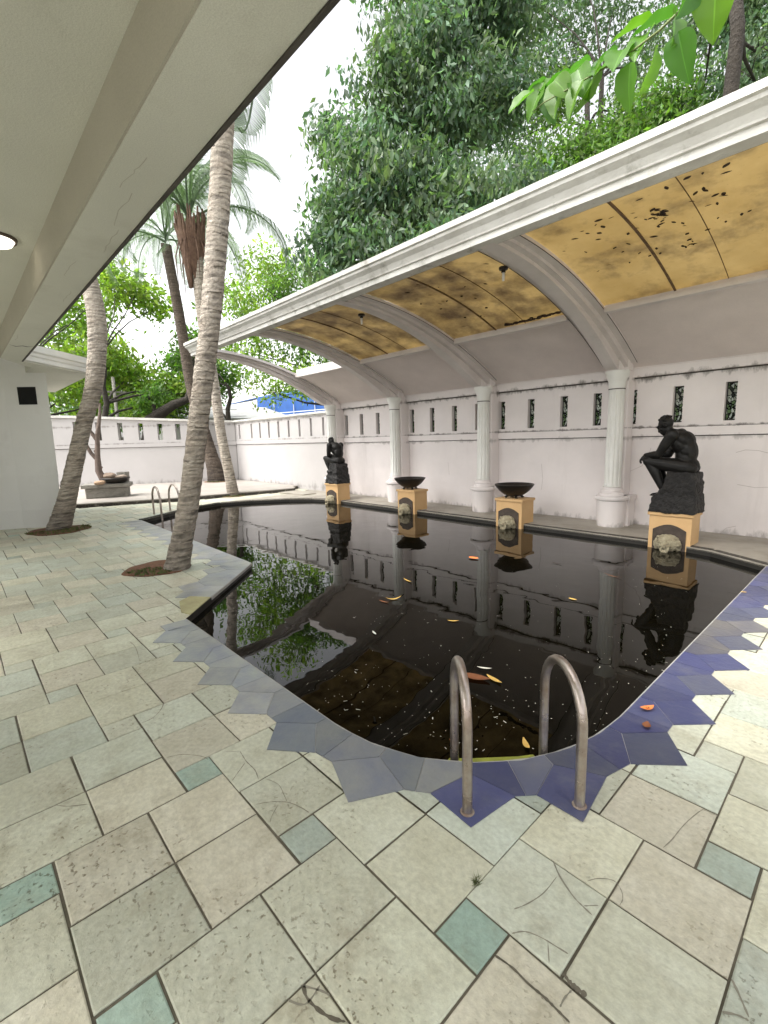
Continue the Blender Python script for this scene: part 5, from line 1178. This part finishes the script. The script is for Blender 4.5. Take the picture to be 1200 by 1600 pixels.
water_leaf(600, 941, .12, .02, deadleaf, 'thin brown leaf floating left of the buff leaf', 10)
water_leaf(637, 908, .16, .02, yellowleaf, 'thin straw leaf floating below the middle bowl pedestal', -10)
water_leaf(708, 971, .10, .02, yellowleaf, 'small tan leaf floating left of the thick column reflection', 40)
water_leaf(895, 937, .08, .03, yellowleaf, 'little yellow leaf floating near the right column reflection', 0)
water_leaf(870, 881, .14, .02, darkleaf, 'dark twig like leaf floating before the right column', 0)
water_leaf(958, 901, .22, .012, deadleaf, 'long reddish strand floating by the statue pedestal reflection', -8)
water_leaf(1162, 926, .05, .025, yellowleaf, 'yellow leaf stranded on the right pool rim', 30, z=.008)
water_leaf(585, 990, .08, .02, speck_m, 'pale sliver floating left of the tan leaf', -20)
water_leaf(757, 1045, .10, .02, speck_m, 'cream stalk floating just above the largest brown leaf', 30)
water_leaf(1012, 1107, .02, .02, deadleaf, 'rusty crumb beside the orange leaf on the coping', 10, z=.009)
water_leaf(708, 1160, .05, .02, deadleaf, 'scrap of brown leaf by the left ladder leg in the water', 0)
mb = MB(); rr = random.Random(12)
DR = [(700, 1150), (560, 1080), (930, 1130), (1000, 1060), (450, 1010), (760, 1100), (620, 960), (1010, 900)]
for q_ in range(430):
    px = rr.uniform(420, 1100); py = 880+300*rr.random()**.7
    if q_ > 300: c_ = DR[q_ % len(DR)]; px = c_[0]+rr.gauss(0, 40); py = c_[1]+rr.gauss(0, 20)
    d = CR*((px-600)/FPX) - CU*((py-800)/FPX) + FW; t = (MATW-CAM_H)/d.z; x, y = d.x*t, d.y*t
    if not in_poly(x, y, POOL) or min(seg_dist(x, y, POOL[i], POOL[(i+1) % len(POOL)]) for i in range(len(POOL))) < .03: continue
    a = rr.uniform(0, 3.14); l = rr.uniform(.0012, .004) if rr.random() < .9 else rr.uniform(.007, .014); w_ = rr.uniform(.001, .0024); c_, s_ = math.cos(a), math.sin(a)
    mb.add([(x-l*c_-w_*s_, y-l*s_+w_*c_, MATW+.002), (x+l*c_-w_*s_, y+l*s_+w_*c_, MATW+.002), (x+l*c_+w_*s_, y+l*s_-w_*c_, MATW+.0025), (x-l*c_+w_*s_, y-l*s_-w_*c_, MATW+.002)], [(3, 2, 1, 0)])
o = mb.build('floating_debris', speck_m); tag(o, kind='stuff')
mb = MB(); q0 = [(-1.19, 1.59), (-1.03, 1.775), (-.985, 1.85)]
pts = [(-1.27, 1.535), (-1.19, 1.595), (-1.03, 1.78), (-.985, 1.86), (-1.0, 1.865), (-1.045, 1.80), (-1.20, 1.625), (-1.275, 1.555)]
pts = [(x-.055, y+.06) for x, y in pts]
mb.add([(x-.004, y+.006, MATW+.0015) for x, y in pts], [(0, 1, 6, 7), (1, 2, 5, 6), (2, 3, 4, 5)]); o = mb.build('ledge_patch', algae_m); tag(o, kind='stuff')  # added patch at water level, stands in for the yellow ledge underwater
# tuft of weed in a joint
wd = MB(); gx, gy_ = G(744, 1378); rr = random.Random(6)
for _ in range(40):
    a = rr.uniform(0, 6.28); l = rr.uniform(.01, .028); x, y = gx+rr.gauss(0, .006), gy_+rr.gauss(0, .006); wd.add([(x-.0018, y, 0), (x+.0018, y, 0), (x+l*math.cos(a), y+l*math.sin(a), rr.uniform(.004, .02))], [(0, 1, 2)])
o = wd.build('weed', moss_m); tag(o, 'small green weed growing in a tile joint below the near ladder', 'weed')
